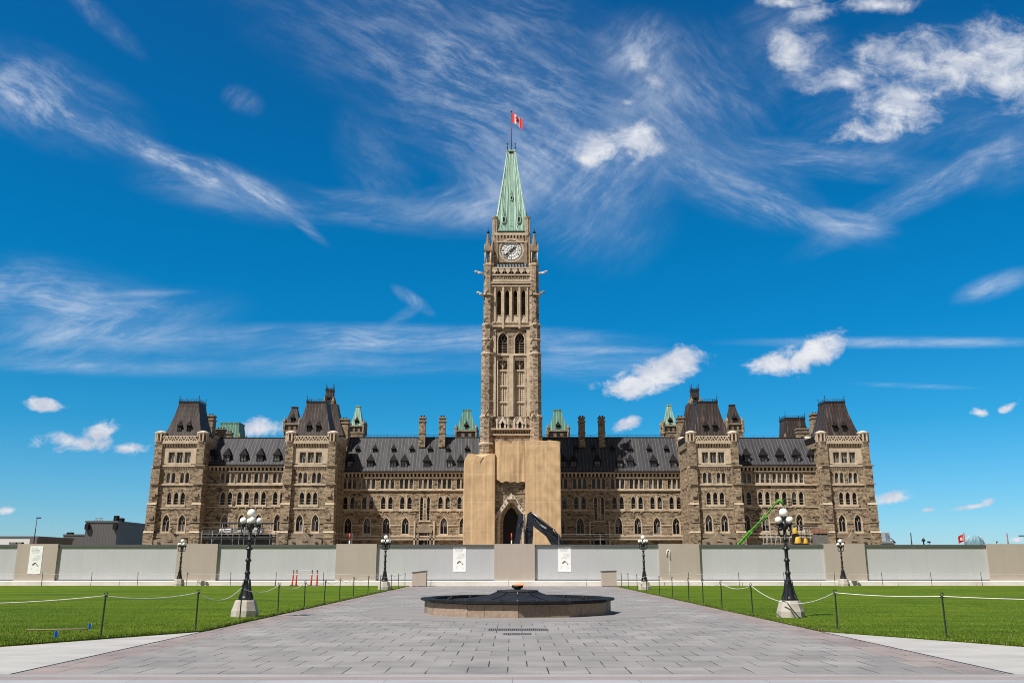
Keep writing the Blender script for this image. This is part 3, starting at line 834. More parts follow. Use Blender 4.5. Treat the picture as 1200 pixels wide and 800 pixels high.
    # corner turrets
    for sx in (-1, 1):
        for yy in ((y0 + .75), (y1 - .7)):
            mb = MB(M['trimd'])
            x = cx + sx * (hw - .68)
            ztp = ZP(505.5)
            r = 1.02
            mb.lathe([(.75, zb - 1.3), (r, zb - .35), (r + .12, zb - .1), (r + .12, zb + .1), (.62, zb + .12), (.62, ztp - .5), ], (x, yy, 0), 8, M['trimd'], False, math.pi / 8)
            for i in range(8):
                a = math.pi / 8 + i * math.pi / 4
                px_, py_ = x + r * .95 * math.cos(a), yy + r * .95 * math.sin(a)
                mb.box(px_ - .13, px_ + .13, py_ - .13, py_ + .13, zb + .1, ztp - .5, M['trim'])
            mb.lathe([(r + .05, ztp - .5), (r + .18, ztp - .3), (r + .18, ztp - .12), (r * .8, ztp + .1), (.3, ztp + .28), (.001, ztp + .3)], (x, yy, 0), 8, M['pale'], False, math.pi / 8)
            mb.obj('turret', part)
    # roof
    mb = MB(M['broof'])
    yc = (y0 + y1) / 2
    zr0, zr1 = ZP(517), Zp(471.5, yc - 2)
    mansard(mb, cx, yc, 4.15, 4.4, zr0, 2.05, 2.1, zr1, M['broof'], 8, .10)
    mb2 = MB(M['iron'])
    roof = mb.obj('roof', part)
    crest(mb2, cx, yc, 2.0, 2.05, zr1, M['iron'])
    mb2.obj('roof_cresting', part)
    for q in (-1, 1):
        sub(pav_dorm, 'dormer', part, (cx + q * .95, yc - 3.72, Zp(504.5, yc - 3.7)))
    # carved gable at the foot
    mb = MB(M['trimd'])
    zf = ZP(636)
    mb.prism([(cx - 3.2, GZ), (cx + 3.2, GZ), (cx + 3.2, zf + .6), (cx + .9, zf + 1.1), (cx, zf + 2.3), (cx - .9, zf + 1.1), (cx - 3.2, zf + .6)], y0 - .65, y0 + .2, M['trimd'])
    mb.prism([(cx - .55, zf + .3), (cx + .55, zf + .3), (cx, zf + 1.5)], y0 - .8, y0 - .652, M['wall'])
    mb.sphere((cx, y0 - .6, zf + 2.6), .42, M['trimd'], 8, 6, (.8, .8, 1.1)); mb.tube([(cx - .3, y0 - .7, zf + 2.9), (cx + .35, y0 - .9, zf + 3.3)], .14, 6, M['trimd'])
    for q in (-2.2, 2.2, -.0):
        if q: mb.lathe([(.36, 0), (.36, .05)], (cx + q, y0 - .66, zf + .1), 10, M['inner'])
    mb.obj('base_gable', part)
    return part
pavs = {(s, k): pavilion(s * X, k) for s in (-1, 1) for X, k in ((66.4, False), (40.2, True))}

# ---- wings
def wing(s, D, xa, xb, rows, bays, yeave, yridge, yrid_d, ystrings, meshes, dorms, dorm_d, label, door=None):
    """xa<xb positive distances from the axis; rows: (mesh,W,H,ybottom,[x...])"""
    Z = lambda y: Zp(y, D)
    x0, x1 = (xa, xb) if s > 0 else (-xb, -xa)
    mb = MB(M['wall'])
    holes = []; wins = []
    for (me, W, H, yb, xs) in rows:
        for x in xs:
            x = s * x; z = Z(yb); a, b = max(x0, x - W / 2), min(x1, x + W / 2)
            holes.append((x - W / 2, x + W / 2, z, z + H)); wins.append((me, x, z))
    ze = Z(yeave)
    facade(mb, x0, x1, GZ - 1, ze, D, holes, M['wall'])
    zr = Zp(yridge, yrid_d)
    for yy, t_, d_ in ystrings:
        zz = Z(yy); segs = [(x0, x1)]
        for h in holes:
            if h[2] < zz + t_ and h[3] > zz:
                ns = []
                for a, b in segs:
                    if h[1] <= a or h[0] >= b: ns.append((a, b)); continue
                    if h[0] > a: ns.append((a, h[0]))
                    if h[1] < b: ns.append((h[1], b))
                segs = ns
        for a, b in segs: mb.box(a, b, D - d_, D - .002, zz, zz + t_, M['trim'])
    corbels(mb, x0, x1, D - .002, Z(yeave + 6.2), .80, M['trim'], .62, .46, .36)
    mb.box(x0, x1, D - .03, D - .003, Z(yeave + 6.4) + .003, ze - .43, M['inner'])  # dark band behind the corbels paints in shade under the cornice
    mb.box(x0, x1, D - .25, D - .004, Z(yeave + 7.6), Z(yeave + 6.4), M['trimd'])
    mb.box(x0, x1, D - .5, D + .3, ze - .42, ze, M['trim'])
    yback = 2 * yrid_d - D
    mb.face([(x1, yback, GZ), (x0, yback, GZ), (x0, yback, ze), (x1, yback, ze)], M['wall'])
    for x, sg in ((x0, -1), (x1, 1)):
        p = [(x, D, GZ), (x, yback, GZ), (x, yback, ze), (x, yrid_d, zr), (x, D, ze)]
        mb.face(p if sg > 0 else p[::-1], M['wall'])
    part = prt(mb, 'wing', label)
    for me, x, z in wins: sub(me, 'window', part, (x, D, z))
    # roof
    mb = MB(M['roof'])
    ov = .62
    th = .12
    pf = [(D - ov, ze - .02), (D - ov + .05, ze + .22), (yrid_d - .25, zr), (yrid_d + .25, zr), (yback + ov, ze)]
    for i in range(len(pf) - 1):
        (ya, za), (yb_, zb_) = pf[i], pf[i + 1]
        mb.face([(x0, ya, za), (x1, ya, za), (x1, yb_, zb_), (x0, yb_, zb_)], M['roof'])
    mb.box(x0, x1, yrid_d - .35, yrid_d + .35, zr - .08, zr + .14, M['dark'])
    mb.tube([(x0, D - ov - .06, ze - .02), (x1, D - ov - .06, ze - .02)], .11, 8, M['dark'])
    # thin guard rail on the ridge
    mb.tube([(x0, yrid_d + 1.2, zr + .75), (x1, yrid_d + 1.2, zr + .75)], .03, 4, M['iron'])
    nn = int((x1 - x0) / 2)
    for i in range(nn + 1):
        x = x0 + (x1 - x0) * i / nn; mb.tube([(x, yrid_d + 1.2, zr - 1), (x, yrid_d + 1.2, zr + .75)], .03, 4, M['iron'])
    mb.obj('roof', part)
    slope = (zr - ze) / (yrid_d - D)
    for (me, yb, xs) in dorms:
        for x in xs:
            # walk up the slope until the projected row matches
            d = D - ov + .05
            sl_ = (zr - ze - .22) / (yrid_d - .25 - D + ov - .05)
            while Zp(yb, d) > ze + .22 + (d - D + ov - .05) * sl_ and d < yrid_d: d += .04
            sub(me, 'dormer', part, (s * x, d, Zp(yb, d)))
    return part, ze, zr, slope
# centre wings, between the tower and the inner pavilions
DC = 188.0
ZC = lambda y: Zp(y, DC)
c_tri, CTW, CTH = window_mesh('window', 3, .96, .08, ZC(559.3) - ZC(572.6), .8, .095, style='none', glass='glassl', sill=.2)
c_pair, CPW, CPH = window_mesh('window', 2, 1.18, .32, ZC(580) - ZC(596), 1.2, .125, style='none', sill=.4, bars=2)
c_long, CLW, CLH = window_mesh('window', 2, .92, .5, ZC(580) - ZC(610), 1.1, .16, style='none', sill=.2, bars=5)
c_arch, CAW, CAH = window_mesh('window', 1, 1.8, 0, ZC(604.5) - ZC(626), 1.8, .21, style='tracery', sill=.25)
d_big = dormer_mesh(1.35, 2.9, 1.25, 1.4, 'glassl')
d_big2 = dormer_mesh(1.35, 2.9, 1.2, 1.4, 'glassl')
d_small = dormer_mesh(.8, 1.9, .75, 1.0)
bx = [10.15 + 3.965 * k for k in range(7)]
door_m, DW_, DH_ = window_mesh('doorway', 1, 2.6, 0, ZC(624.5) - ZC(634.5), 0, .3, flat=True, style='bar', sill=0)
cw_parts = []
for s in (-1, 1):
    rows = [(c_tri, CTW, CTH, 572.6, bx), (c_pair, CPW, CPH, 596.5, [b for i, b in enumerate(bx) if i != 2]), (c_long, CLW, CLH, 610, [bx[2]]),
            (c_arch, CAW, CAH, 626, [b for i, b in enumerate(bx) if i != 2])]
    dr = [([1.8 + 9.0])[0], 13.0, 17.95, 22.65, 24.95, 29.8, 34.0]
    part, ze, zr, sl = wing(s, DC, 5.0, 35.4, rows, bx, 552.6, 512.7, 193.2,
        [(575, .3, .3), (598.5, .22, .14), (616, .22, .14), (629, .35, .3), (632.5, .35, .5)], None,
        [(d_big, 547.5, dr), (d_small, 530.5, [9.6, 13.7, 17.5, 21.4, 25.3, 29.3, 33.0])], 0,
        ('left' if s < 0 else 'right') + ' centre wing beside the wrapped tower base')
    cw_parts.append(part)
    # the doorway under the tall pair
    x = s * bx[2]
    mb = MB(M['trimd'], M['inner'])
    zt = ZC(624)
    mb.box(x - 1.5, x - 1.1, DC - .5, DC - .01, GZ, zt); mb.box(x + 1.1, x + 1.5, DC - .5, DC - .01, GZ, zt)
    mb.box(x - 1.6, x + 1.6, DC - .6, DC - .01, zt, zt + .5); mb.box(x - 1.1, x + 1.1, DC - .1, DC - .012, GZ, zt, M['inner'])
    mb.box(x - .06, x + .06, DC - .2, DC - .1, GZ, zt, M['mull'])
    mb.prism([(x - 1.9, zt + .5), (x + 1.9, zt + .5), (x + 1.9, zt + .9), (x, zt + 1.9), (x - 1.9, zt + .9)], DC - .35, DC - .01, M['trimd'])
    for q in (-2.0, 2.0): mb.box(x + q - .16, x + q + .16, DC - .5, DC - .01, GZ, zt + 2.4, M['trim'])
    mb.obj('doorway', part)
    # chimneys on the slope
    ch = chimney_mesh(1.35, 1.35, Zp(489.5, 192) - Zp(524, 191))
    for xx in (19.35, 15.05):
        sub(ch, 'chimney', part, (s * xx, 191.6, Zp(524, 191.6)))
# side wings, between the pavilions
DS = 182.0
ZS = lambda y: Zp(y, DS)
s_tri, STW, STH = window_mesh('window', 3, .96, .08, ZS(552.5) - ZS(565.8), .8, .095, style='none', glass='glassl', sill=.2)
s_pair, SPW, SPH = window_mesh('window', 2, 1.18, .26, ZS(574.5) - ZS(591.5), 1.2, .125, style='none', sill=.4, bars=2)
s_arch, SAW, SAH = window_mesh('window', 1, 1.75, 0, ZS(600.5) - ZS(622.4), 1.75, .21, style='tracery', sill=.25)
sb = [47.0, 50.8, 54.2, 57.6]
sw_parts = []
for s in (-1, 1):
    rows = [(s_tri, STW, STH, 565.8, sb), (s_pair, SPW, SPH, 591.5, sb), (s_arch, SAW, SAH, 622.4, [47.0, 50.8, 54.2, 57.6])]
    part, ze, zr, sl = wing(s, DS, 45.0, 61.6, rows, sb, 545.2, 513.5, 187.0,
        [(568.6, .3, .3), (594.5, .2, .13), (612.5, .22, .14), (626, .35, .3), (630, .35, .5)], None,
        [(d_big, 541.0, [47.9, 51.35, 54.7, 58.1, 61.2])], 0, ('left' if s < 0 else 'right') + ' side wing between two pavilions')
    sw_parts.append(part)

# ---- things that rise behind the ridges
def rear(name, label=None):
    return None
def chim(part, px, pyt, pyb, D, wpx, deep=1.6):
    W = wpx / F * D; h = Zp(pyt, D) - Zp(pyb, D) + 2.5
    sub(chimney_mesh(W, deep, h), 'chimney', part, (Xp(px, pyt, D), D, Zp(pyb, D) - 2.5))
L_in, L_out, R_in, R_out = pavs[(-1, True)], pavs[(-1, False)], pavs[(1, True)], pavs[(1, False)]
chim(L_out, 247.5, 487, 516, 189.6, 9, 2.2); chim(R_out, 954.3, 485, 514, 189.6, 9.5, 2.2)
chim(sw_parts[0], 259, 503, 514, 193, 11); chim(sw_parts[0], 269, 507, 514, 196, 7)
chim(sw_parts[1], 940, 502, 514, 193, 14)
chim(cw_parts[0], 404.5, 491, 520, 191, 9.5, 2.0); chim(cw_parts[1], 797, 489, 520, 191, 8, 2.0)
def rear_tower(px, py_top, py_base, D, wt, wb, mroof, body=True, wbody=None, pbody=516, name='rear_tower', label=None, pointed=False):
    x = Xp(px, py_base, D)
    k = D / F
    mb = MB(M['trimd'])
    hb = (wbody or wb) * k / 2
    zb = Zp(py_base, D)
    if body:
        mb.box(x - hb, x + hb, D - hb, D + hb, zb - 14, zb, M['wall'])
        mb.box(x - hb - .2, x + hb + .2, D - hb - .2, D + hb + .2, zb - .35, zb - .002, M['trimd'])
        mb.box(x - hb - .12, x + hb + .12, D - hb - .12, D + hb + .12, zb - 1.8, zb - 1.5, M['trimd'])
        n_ = 3
        for i in range(n_):
            q = x - hb + (i + .5) * 2 * hb / n_
            mb.box(q - hb * .17, q + hb * .17, D - hb - .06, D - hb - .01, zb - 1.4, zb - .5, M['inner'])
        for sx in (-1, 1):
            for sy in (-1, 1):
                mb.lathe([(.32, zb - 2.0), (.32, zb + .3), (.40, zb + .4), (.02, zb + 1.5)], (x + sx * hb, D + sy * hb, 0), 6, M['wall'], False)
    o = prt(mb, name, label)
    mb = MB(mroof)
    zt = Zp(py_top, D)
    mansard(mb, x, D, wb * k / 2, wb * k / 2, zb, wt * k / 2, wt * k / 2, zt, mroof, 6, .06)
    mb.box(x - wt * k / 2 - .1, x + wt * k / 2 + .1, D - wt * k / 2 - .1, D + wt * k / 2 + .1, zt, zt + .25, mroof)
    mb.obj('roof', o)
    sub(d_small, 'dormer', o, (x, D - wb * k / 2 * .97, zb + .25))
    return o, x, zt
rear_tower(547, 481.5, 505.5, 204, 9, 24, M['greend'], label='green copper roofed turret just left of the clock tower')
rear_tower(653.5, 481.5, 505.5, 204, 9, 24, M['greend'], label='green copper roofed turret just right of the clock tower')
rear_tower(419, 477, 499.5, 206, 5, 14.5, M['green'], wbody=17, label='slim green roofed turret behind the left centre wing')
rear_tower(784.5, 475.5, 499, 206, 5, 14.5, M['green'], wbody=17, label='slim green roofed turret behind the right centre wing')
rear_tower(271, 497.5, 516, 212, 22, 27, M['greend'], body=True, label='broad green copper roof behind the left side wing')
o, x, zt = rear_tower(930, 493, 516, 212, 23, 27, M['broof'], body=True, label='dark mansard roof behind the right side wing')
mb = MB(M['iron']); crest(mb, x, 212, 2.3, 2.3, zt + .2, M['iron']); mb.obj('roof_cresting', o)
o, x, zt = rear_tower(344.5, 478, 497, 192, 6, 18, M['broof'], label='small brown turret beside the left inner pavilion')
o, x, zt = rear_tower(859, 475.5, 497, 192, 6, 18, M['broof'], label='small brown turret beside the right inner pavilion')
for px, s in ((386.2, -1), (814.5, 1)):
    o, x, zt = rear_tower(px, 459, 473, 192, 8.5, 11, M['broof'], wbody=10, label='tall slim turret rising behind the %s inner pavilion roof' % ('left' if s < 0 else 'right'))
    mb = MB(M['broof']); mansard(mb, x + s * -.9, 191.5, 3.1, 2.6, Zp(512, 191.5), 1.1, 1.1, Zp(474, 191.5), M['broof'], 5, .1); mb.obj('roof', o)
    mb = MB(M['iron']); crest(mb, x, 192, .75, .75, zt + .2, M['iron'], .4, 1.5); mb.obj('roof_cresting', o)

# ================================================================== CLOCK TOWER
TD = 171.0; TC = 176.9
ZT = lambda y: Zp(y, TD)
PT = empty('clock_tower', (0, TC, 2.4), 'tall sandstone clock tower with green copper spire rising above the long building', 'tower')
tx0 = -0.15
def tp(mb, name, label=None, parent=None):
    o = mb.obj(name, parent or PT, label=label)
    if parent is None: o.location = (0, -TC, -2.4)
    return o
z_clk0 = ZT(327)
t_lou, LW, LH = window_mesh('belfry_opening', 1, 1.05, 0, ZT(336.5) - ZT(368), 1.1, .12, dep=.95, style='none', wall='trim', glass='inner', sill=.0, bars=0)
t_arc, AW, AH = window_mesh('louvred_window', 1, 2.25, 0, ZT(386) - ZT(413.5), 2.0, .2, dep=.8, style='tracery', wall='twall', glass='inner', sill=.3)
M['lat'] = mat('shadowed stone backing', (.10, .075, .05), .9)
def lattice_mesh():
    H = ZT(419) - ZT(487); W = 2.25
    mb = MB(M['trim'], M['inner'])
    dep = .85
    mb.box(-W / 2, -W / 2 + .2, 0, dep, 0, H); mb.box(W / 2 - .2, W / 2, 0, dep, 0, H)
    mb.box(-W / 2 + .2, W / 2 - .2, .1, dep, H - .25, H)
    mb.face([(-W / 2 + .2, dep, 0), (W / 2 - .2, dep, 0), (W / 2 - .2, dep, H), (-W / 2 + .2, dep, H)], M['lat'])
    mb.box(-.07, .07, .5, dep - .05, 0, H - .25)
    zs = [0, ZT(469.5) - ZT(487), ZT(450.5) - ZT(487), ZT(432) - ZT(487), H]
    for i in (1, 2, 3): mb.box(-W / 2 + .2, W / 2 - .2, .38, dep - .02, zs[i] - .16, zs[i] + .16)
    for i in (0, 1, 2):
        a, b = zs[i], zs[i + 1]
        n_ = 8
        for j in range(n_):
            z = a + .2 + (b - a - .3) * j / (n_ - 1)
            mb.box(-W / 2 + .2, W / 2 - .2, dep - .22, dep - .08, z - .13, z + .13)
        for x in (-.76, -.38, .38, .76): mb.box(x - .10, x + .10, dep - .23, dep - .07, a, b)
    a, b = zs[3], zs[4] - .25
    for sg in (-1, 1):
        mb.tube([(sg * .85, dep - .2, b - .2), (sg * .5, dep - .2, b - .5), (0, dep - .2, a + (b - a) * .25)], .09, 4, M['trim'])
        mb.tube([(0, dep - .2, b - .1), (sg * .35, dep - .2, b - .55), (0, dep - .2, b - 1.0)], .07, 4, M['trim'])
    return mb.mesh('lattice_window'), W, H
t_lat, TLW, TLH = lattice_mesh()
def gablet_mesh():
    mb = MB(M['pale'], M['inner'])
    mb.box(-.75, -.38, -.9, 0, 0, 1.5); mb.box(.38, .75, -.9, 0, 0, 1.5); mb.box(-.38, .38, -.6, -.05, 0, 1.4, M['inner'])
    mb.prism([(-1.05, 1.3), (-.38, 1.3), (0, 2.0), (.38, 1.3), (1.05, 1.3), (0, 3.3)], -1.0, -.75, M['pale'])
    mb.faces([(-1.1, -1.05, 1.3), (0, -1.05, 3.4), (0, .1, 3.4), (-1.1, .1, 1.3), (1.1, -1.05, 1.3), (1.1, .1, 1.3)], [(0, 1, 2, 3), (1, 4, 5, 2)], mat('lead gablet roof', (.16, .15, .16), .5))
    mb.tube([(0, -.95, 3.2), (0, -.95, 3.9)], .09, 5, M['pale'], r1=.03)
    for q in (-1.25, 1.25): mb.lathe([(.2, 0), (.2, 1.9), (.26, 2.0), (.02, 2.9)], (q, -.6, 0), 6, M['pale'], False)
    return mb.mesh('gablet')
t_gab = gablet_mesh()
HB = 5.9                                  # half width at the foot, half width below the clock = 5.55
# shaft: four walls with recessed bays
mb = MB(M['twall'], M['trim'])
ztop = ZT(328)
bxo = 1.68
for k in range(4):
    mb.T = Matrix.Translation((tx0, TC, 0)) @ Matrix.Rotation(k * math.pi / 2, 4, 'Z')
    yf = -(HB - 1.05)
    holes = []
    for q in (-1, 1):
        holes.append((q * bxo - TLW / 2, q * bxo + TLW / 2, ZT(487), ZT(487) + TLH))
        holes.append((q * bxo - AW / 2, q * bxo + AW / 2, ZT(413.5), ZT(413.5) + AH))
    for x in (-2.45, -.82, .82, 2.45): holes.append((x - LW / 2, x + LW / 2, ZT(368), ZT(368) + LH))
    facade(mb, -4.1, 4.1, GZ - 1, ZT(382), yf, holes, M['twall'])
    facade(mb, -4.1, 4.1, ZT(382), ztop, yf, holes, M['trim'])
    for yy, t_, d_ in ((509, .3, .35), (503, .3, .75), (415.5, .35, .2), (382, .35, .55), (377.5, .3, .35), (334.5, .25, .45), (331.2, .3, .6)):
        mb.box(-4.1, 4.1, yf - d_, yf - .002, ZT(yy), ZT(yy) + t_, M['trim'])
    corbels(mb, -4.1, 4.1, yf - .004, ZT(334.2), .68, M['trimd'], ZT(328.5) - ZT(334.2), .6)
    corbels(mb, -4.1, 4.1, yf - .004, ZT(508.6), .5, M['trimd'], ZT(504) - ZT(508.6), .5)
    mb.box(-.42, .42, yf - .35, yf - .003, ZT(487), ZT(415), M['trim'])
    for q in (-1, 1): mb.box(q * 3.35 - .3, q * 3.35 + .3, yf - .25, yf - .003, ZT(487), ZT(384), M['trim'])
    # shafts between belfry openings and small pinnacles beneath
    for x in (-3.25, -1.63, 0, 1.63, 3.25):
        mb.box(x - .13, x + .13, yf - .42, yf - .003, ZT(377), ZT(335.5), M['trim'])
    for x in (-1.63, 1.63): mb.box(x - .2, x + .2, yf - .62, yf - .004, ZT(384), ZT(335.5), M['trim'])
    for x in (-2.45, -.82, .82, 2.45): mb.prism([(x - .5, ZT(377)), (x + .5, ZT(377)), (x, ZT(369.5))], yf - .4, yf - .003, M['pale'])
mb.T = None
# corner piers, octagonal, slightly diminishing
for sx in (-1, 1):
    for sy in (-1, 1):
        stages = [(GZ - 1, ZT(520), 1.28, 4.85), (ZT(520), ZT(488), 1.20, 4.82), (ZT(488), ZT(414), 1.13, 4.76), (ZT(414), ZT(380), 1.06, 4.70), (ZT(380), ZT(309), .97, 4.58)]
        for za, zb, r_, c_ in stages:
            x, y = tx0 + sx * c_, TC + sy * c_
            mb.lathe([(r_ * 1.08, za), (r_ * 1.08, zb - .35), (r_ * 1.14, zb - .3), (r_ * 1.14, zb - .1), (r_ * 1.02, zb)], (x, y, 0), 8, M['twall'], False, math.pi / 8)
            mb.lathe([(r_ * 1.13, zb - .12), (r_ * 1.19, zb), (r_ * 1.19, zb + .16), (r_, zb + .34)], (x, y, 0), 8, M['trim'], False, math.pi / 8)
        for yy in (345, 398, 440, 470, 505):
            zz = ZT(yy); mb.lathe([(1.17, zz), (1.27, zz + .1), (1.17, zz + .25)], (tx0 + sx * 4.74, TC + sy * 4.74, 0), 8, M['trim'], False, math.pi / 8)
shaft = tp(mb, 'shaft')
for k in range(4):
    for q in (-1, 1):
        def place(me, nm, x, z):
            v = Matrix.Rotation(k * math.pi / 2, 4, 'Z') @ Vector((x, -(HB - 1.05), z))
            link(nm, me, shaft, (tx0 + v.x, TC + v.y, v.z), k * math.pi / 2, scale=(.85, .85, .8) if nm == 'gablet' else None)
        place(t_lat, 'lattice_window', q * bxo, ZT(487)); place(t_arc, 'louvred_window', q * bxo, ZT(413.5)); place(t_gab, 'gablet', q * bxo, ZT(502.5))
        for x in (.82, 2.45): place(t_lou, 'belfry_opening', q * x, ZT(368))
# louvre blades and pinnacle clusters on the piers
mb = MB(M['trimd'])
for k in range(4):
    mb.T = Matrix.Translation((tx0, TC, 0)) @ Matrix.Rotation(k * math.pi / 2, 4, 'Z')
    yf = -(HB - 1.05)
    for x in (-2.45, -.82, .82, 2.45):
        for i in range(9):
            z = ZT(368) + .3 + i * .45
            mb.box(x - .38, x + .38, yf + .62, yf + .8, z, z + .07)
    for x in (-bxo, bxo):
        for i in range(5):
            z = ZT(413.5) + .35 + i * .5; mb.box(x - .9, x + .9, yf + .55, yf + .7, z, z + .08)
mb.T = None
tp(mb, 'louvres')
# gargoyles
def gargoyle(px, py, D, dirx, L, pale):
    mb = MB(M['pale'] if pale else M['trimd'])
    x, z = Xp(px, py, D), Zp(py, D)
    mb.tube([(x, D, z), (x + dirx * L * .4, D - .1, z + .1), (x + dirx * L * .8, D - .15, z + .3), (x + dirx * L, D - .15, z + .3)], .24, 6, None, True, .15)
    mb.sphere((x + dirx * L, D - .15, z + .36), .26, None, 8, 6, (1.3, .9, .9))
    mb.tube([(x + dirx * L * .35, D - .3, z - .1), (x + dirx * L * .75, D - .4, z - .05)], .11, 5)
    tp(mb, 'gargoyle')
for (px, py, dx_, L, pale) in ((566.5, 320.5, -1, 1.5, True), (631.5, 320.5, 1, 1.5, True), (565.5, 345, -1, .9, True), (632.5, 344, 1, .8, False)):
    gargoyle(px, py, TD + .4, dx_, L, pale)
# small crockets on the pier faces
for px, py in ((571, 341), (571, 398), (569.5, 373), (625, 341), (625.5, 373), (624, 398), (571, 482), (623, 482), (576, 398)):
    mb = MB(M['trimd']); x, z = Xp(px, py, TD - .3), Zp(py, TD - .3)
    mb.tube([(x - .35, TD - .25, z - .9), (x, TD - .6, z), (x + .35, TD - .75, z + .7)], .15, 5, None, True, .07)
    mb.sphere((x + .1, TD - .6, z), .28, None, 7, 5)
    tp(mb, 'carved_grotesque')

# balustrades, clock stage
mb = MB(M['trim'], M['trimd'])
H1 = 4.2
for k in range(4):
    mb.T = Matrix.Translation((tx0, TC, 0)) @ Matrix.Rotation(k * math.pi / 2, 4, 'Z')
    yf = -(HB - .75)
    mb.box(-4.0, 4.0, yf, yf + .5, ZT(328.3), ZT(326), M['trim'])
    # lower pierced band
    for i in range(11):
        x = -3.8 + i * .76
        mb.box(x - .12, x + .12, yf + .05, yf + .4, ZT(326), ZT(321.5), M['trimd'])
        mb.box(x + .2, x + .56, yf + .15, yf + .4, ZT(325.5), ZT(322.5), M['trimd'])
    mb.box(-4.0, 4.0, yf - .05, yf + .5, ZT(321.5), ZT(319.8), M['trim'])
    # upper band of pale shields over dark openings
    for i in range(6):
        x = -3.4 + i * 1.36
        mb.prism([(x, ZT(319.5)), (x + .5, ZT(316)), (x + .5, ZT(313.6)), (x - .5, ZT(313.6)), (x - .5, ZT(316))], yf - .1, yf + .15, M['trim'])
        mb.tube([(x - .68, yf, ZT(319.8)), (x - .68, yf, ZT(313.5))], .09, 5, M['trimd'])
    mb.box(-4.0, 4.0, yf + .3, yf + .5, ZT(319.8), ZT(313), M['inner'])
    mb.box(-4.1, 4.1, yf - .15, yf + .6, ZT(313.2), ZT(311.8), M['trim'])
mb.T = None
tp(mb, 'parapet')
mb = MB(M['twall'], M['trim'])
hcl = 3.55
for k in range(4):
    mb.T = Matrix.Translation((tx0, TC, 0)) @ Matrix.Rotation(k * math.pi / 2, 4, 'Z')
    mb.face([(-hcl, -hcl, ZT(328)), (hcl, -hcl, ZT(328)), (hcl, -hcl, ZT(270)), (-hcl, -hcl, ZT(270))], M['twall'])
    # frame around the dial
    zc = Zp(293, TC - 4)
    for a in (-1, 1):
        mb.box(a * 2.95 - .30, a * 2.95 + .30, -hcl - .55, -hcl - .002, ZT(312), ZT(280), M['trimd'])
    mb.box(-3.23, 3.23, -hcl - .5, -hcl - .003, ZT(280.2), ZT(278.8), M['trim'])
    # spandrels round the dial
    n_ = 24; rr = 2.42
    for i in range(n_):
        a0, a1 = 2 * math.pi * i / n_, 2 * math.pi * (i + 1) / n_
        def sq(a):
            c_, s_ = math.cos(a), math.sin(a); mx = max(abs(c_), abs(s_)); return (c_ / mx * 2.62, s_ / mx * 2.62)
        p0, p1 = sq(a0), sq(a1)
        mb.face([(rr * math.cos(a0), -hcl - .35, zc + rr * math.sin(a0)), (p0[0], -hcl - .35, zc + p0[1]), (p1[0], -hcl - .35, zc + p1[1]), (rr * math.cos(a1), -hcl - .35, zc + rr * math.sin(a1))][::-1], M['trimd'])
    # arcade above
    mb.box(-3.5, 3.5, -hcl - .45, -hcl - .003, ZT(271.5), ZT(268.8), M['trim'])
    corbels(mb, -3.3, 3.3, -hcl - .004, ZT(278.8), .66, M['trim'], ZT(271.5) - ZT(278.8), .55)
    for x in (-1, 1):
        mb.box(x * 3.62 - .16, x * 3.62 + .16, -hcl - .25, -hcl + .2, ZT(312), ZT(272), M['trim'])
mb.T = None
clk = tp(mb, 'clock_stage')
# slender corner turrets against the spire
for sx in (-1, 1):
    for sy in (-1, 1):
        mb = MB(M['trimd'])
        x, y = tx0 + sx * 3.35, TC + sy * 3.35
        mb.lathe([(.55, ZT(312)), (.55, ZT(272)), (.62, ZT(270.5)), (.62, ZT(268.5)), (.5, ZT(268)), (.5, ZT(252)), (.62, ZT(251)), (.62, ZT(249)), (.35, ZT(248.6))], (x, y, 0), 8, M['twall'], False)
        for i in range(8):
            a = i * math.pi / 4
            mb.box(x + .5 * math.cos(a) - .06, x + .5 * math.cos(a) + .06, y + .5 * math.sin(a) - .06, y + .5 * math.sin(a) + .06, ZT(268), ZT(252), M['trim'])
        mb.obj('corner_turret', clk)
        # outer open pinnacle
        mb = MB(M['trim'])
        x, y = tx0 + sx * 4.72, TC + sy * 4.72
        for ax in (-1, 1):
            for ay in (-1, 1):
                mb.tube([(x + ax * .58, y + ay * .58, ZT(310)), (x + ax * .58, y + ay * .58, ZT(292.5))], .12, 6, M['trim'])
        mb.tube([(x, y, ZT(310)), (x, y, ZT(292.5))], .2, 6, M['trimd'])
        mb.box(x - .8, x + .8, y - .8, y + .8, ZT(293), ZT(290.5), M['trimd'])
        for k in range(4):
            mb.T = Matrix.Translation((x, y, 0)) @ Matrix.Rotation(k * math.pi / 2, 4, 'Z')
            mb.prism([(-.75, ZT(290.5)), (.75, ZT(290.5)), (0, ZT(283.5))], -.8, -.55, M['trimd'])
        mb.T = None
        mb.lathe([(.74, ZT(291)), (.55, ZT(285)), (.30, ZT(276)), (.16, ZT(271))], (x, y, 0), 8, M['trimd'], False)
        for i in range(5):
            zz = ZT(288 - 3.4 * i); r_ = .62 - .1 * i
            for q in range(4): mb.sphere((x + r_ * math.cos(q * math.pi / 2), y + r_ * math.sin(q * math.pi / 2), zz), .1, M['trimd'], 5, 4)
        mb.sphere((x, y, ZT(270)), .3, M['dark'], 8, 6); mb.tube([(x, y, ZT(270)), (x, y, ZT(265.5))], .06, 5, M['dark'])
        mb.obj('pinnacle', clk)
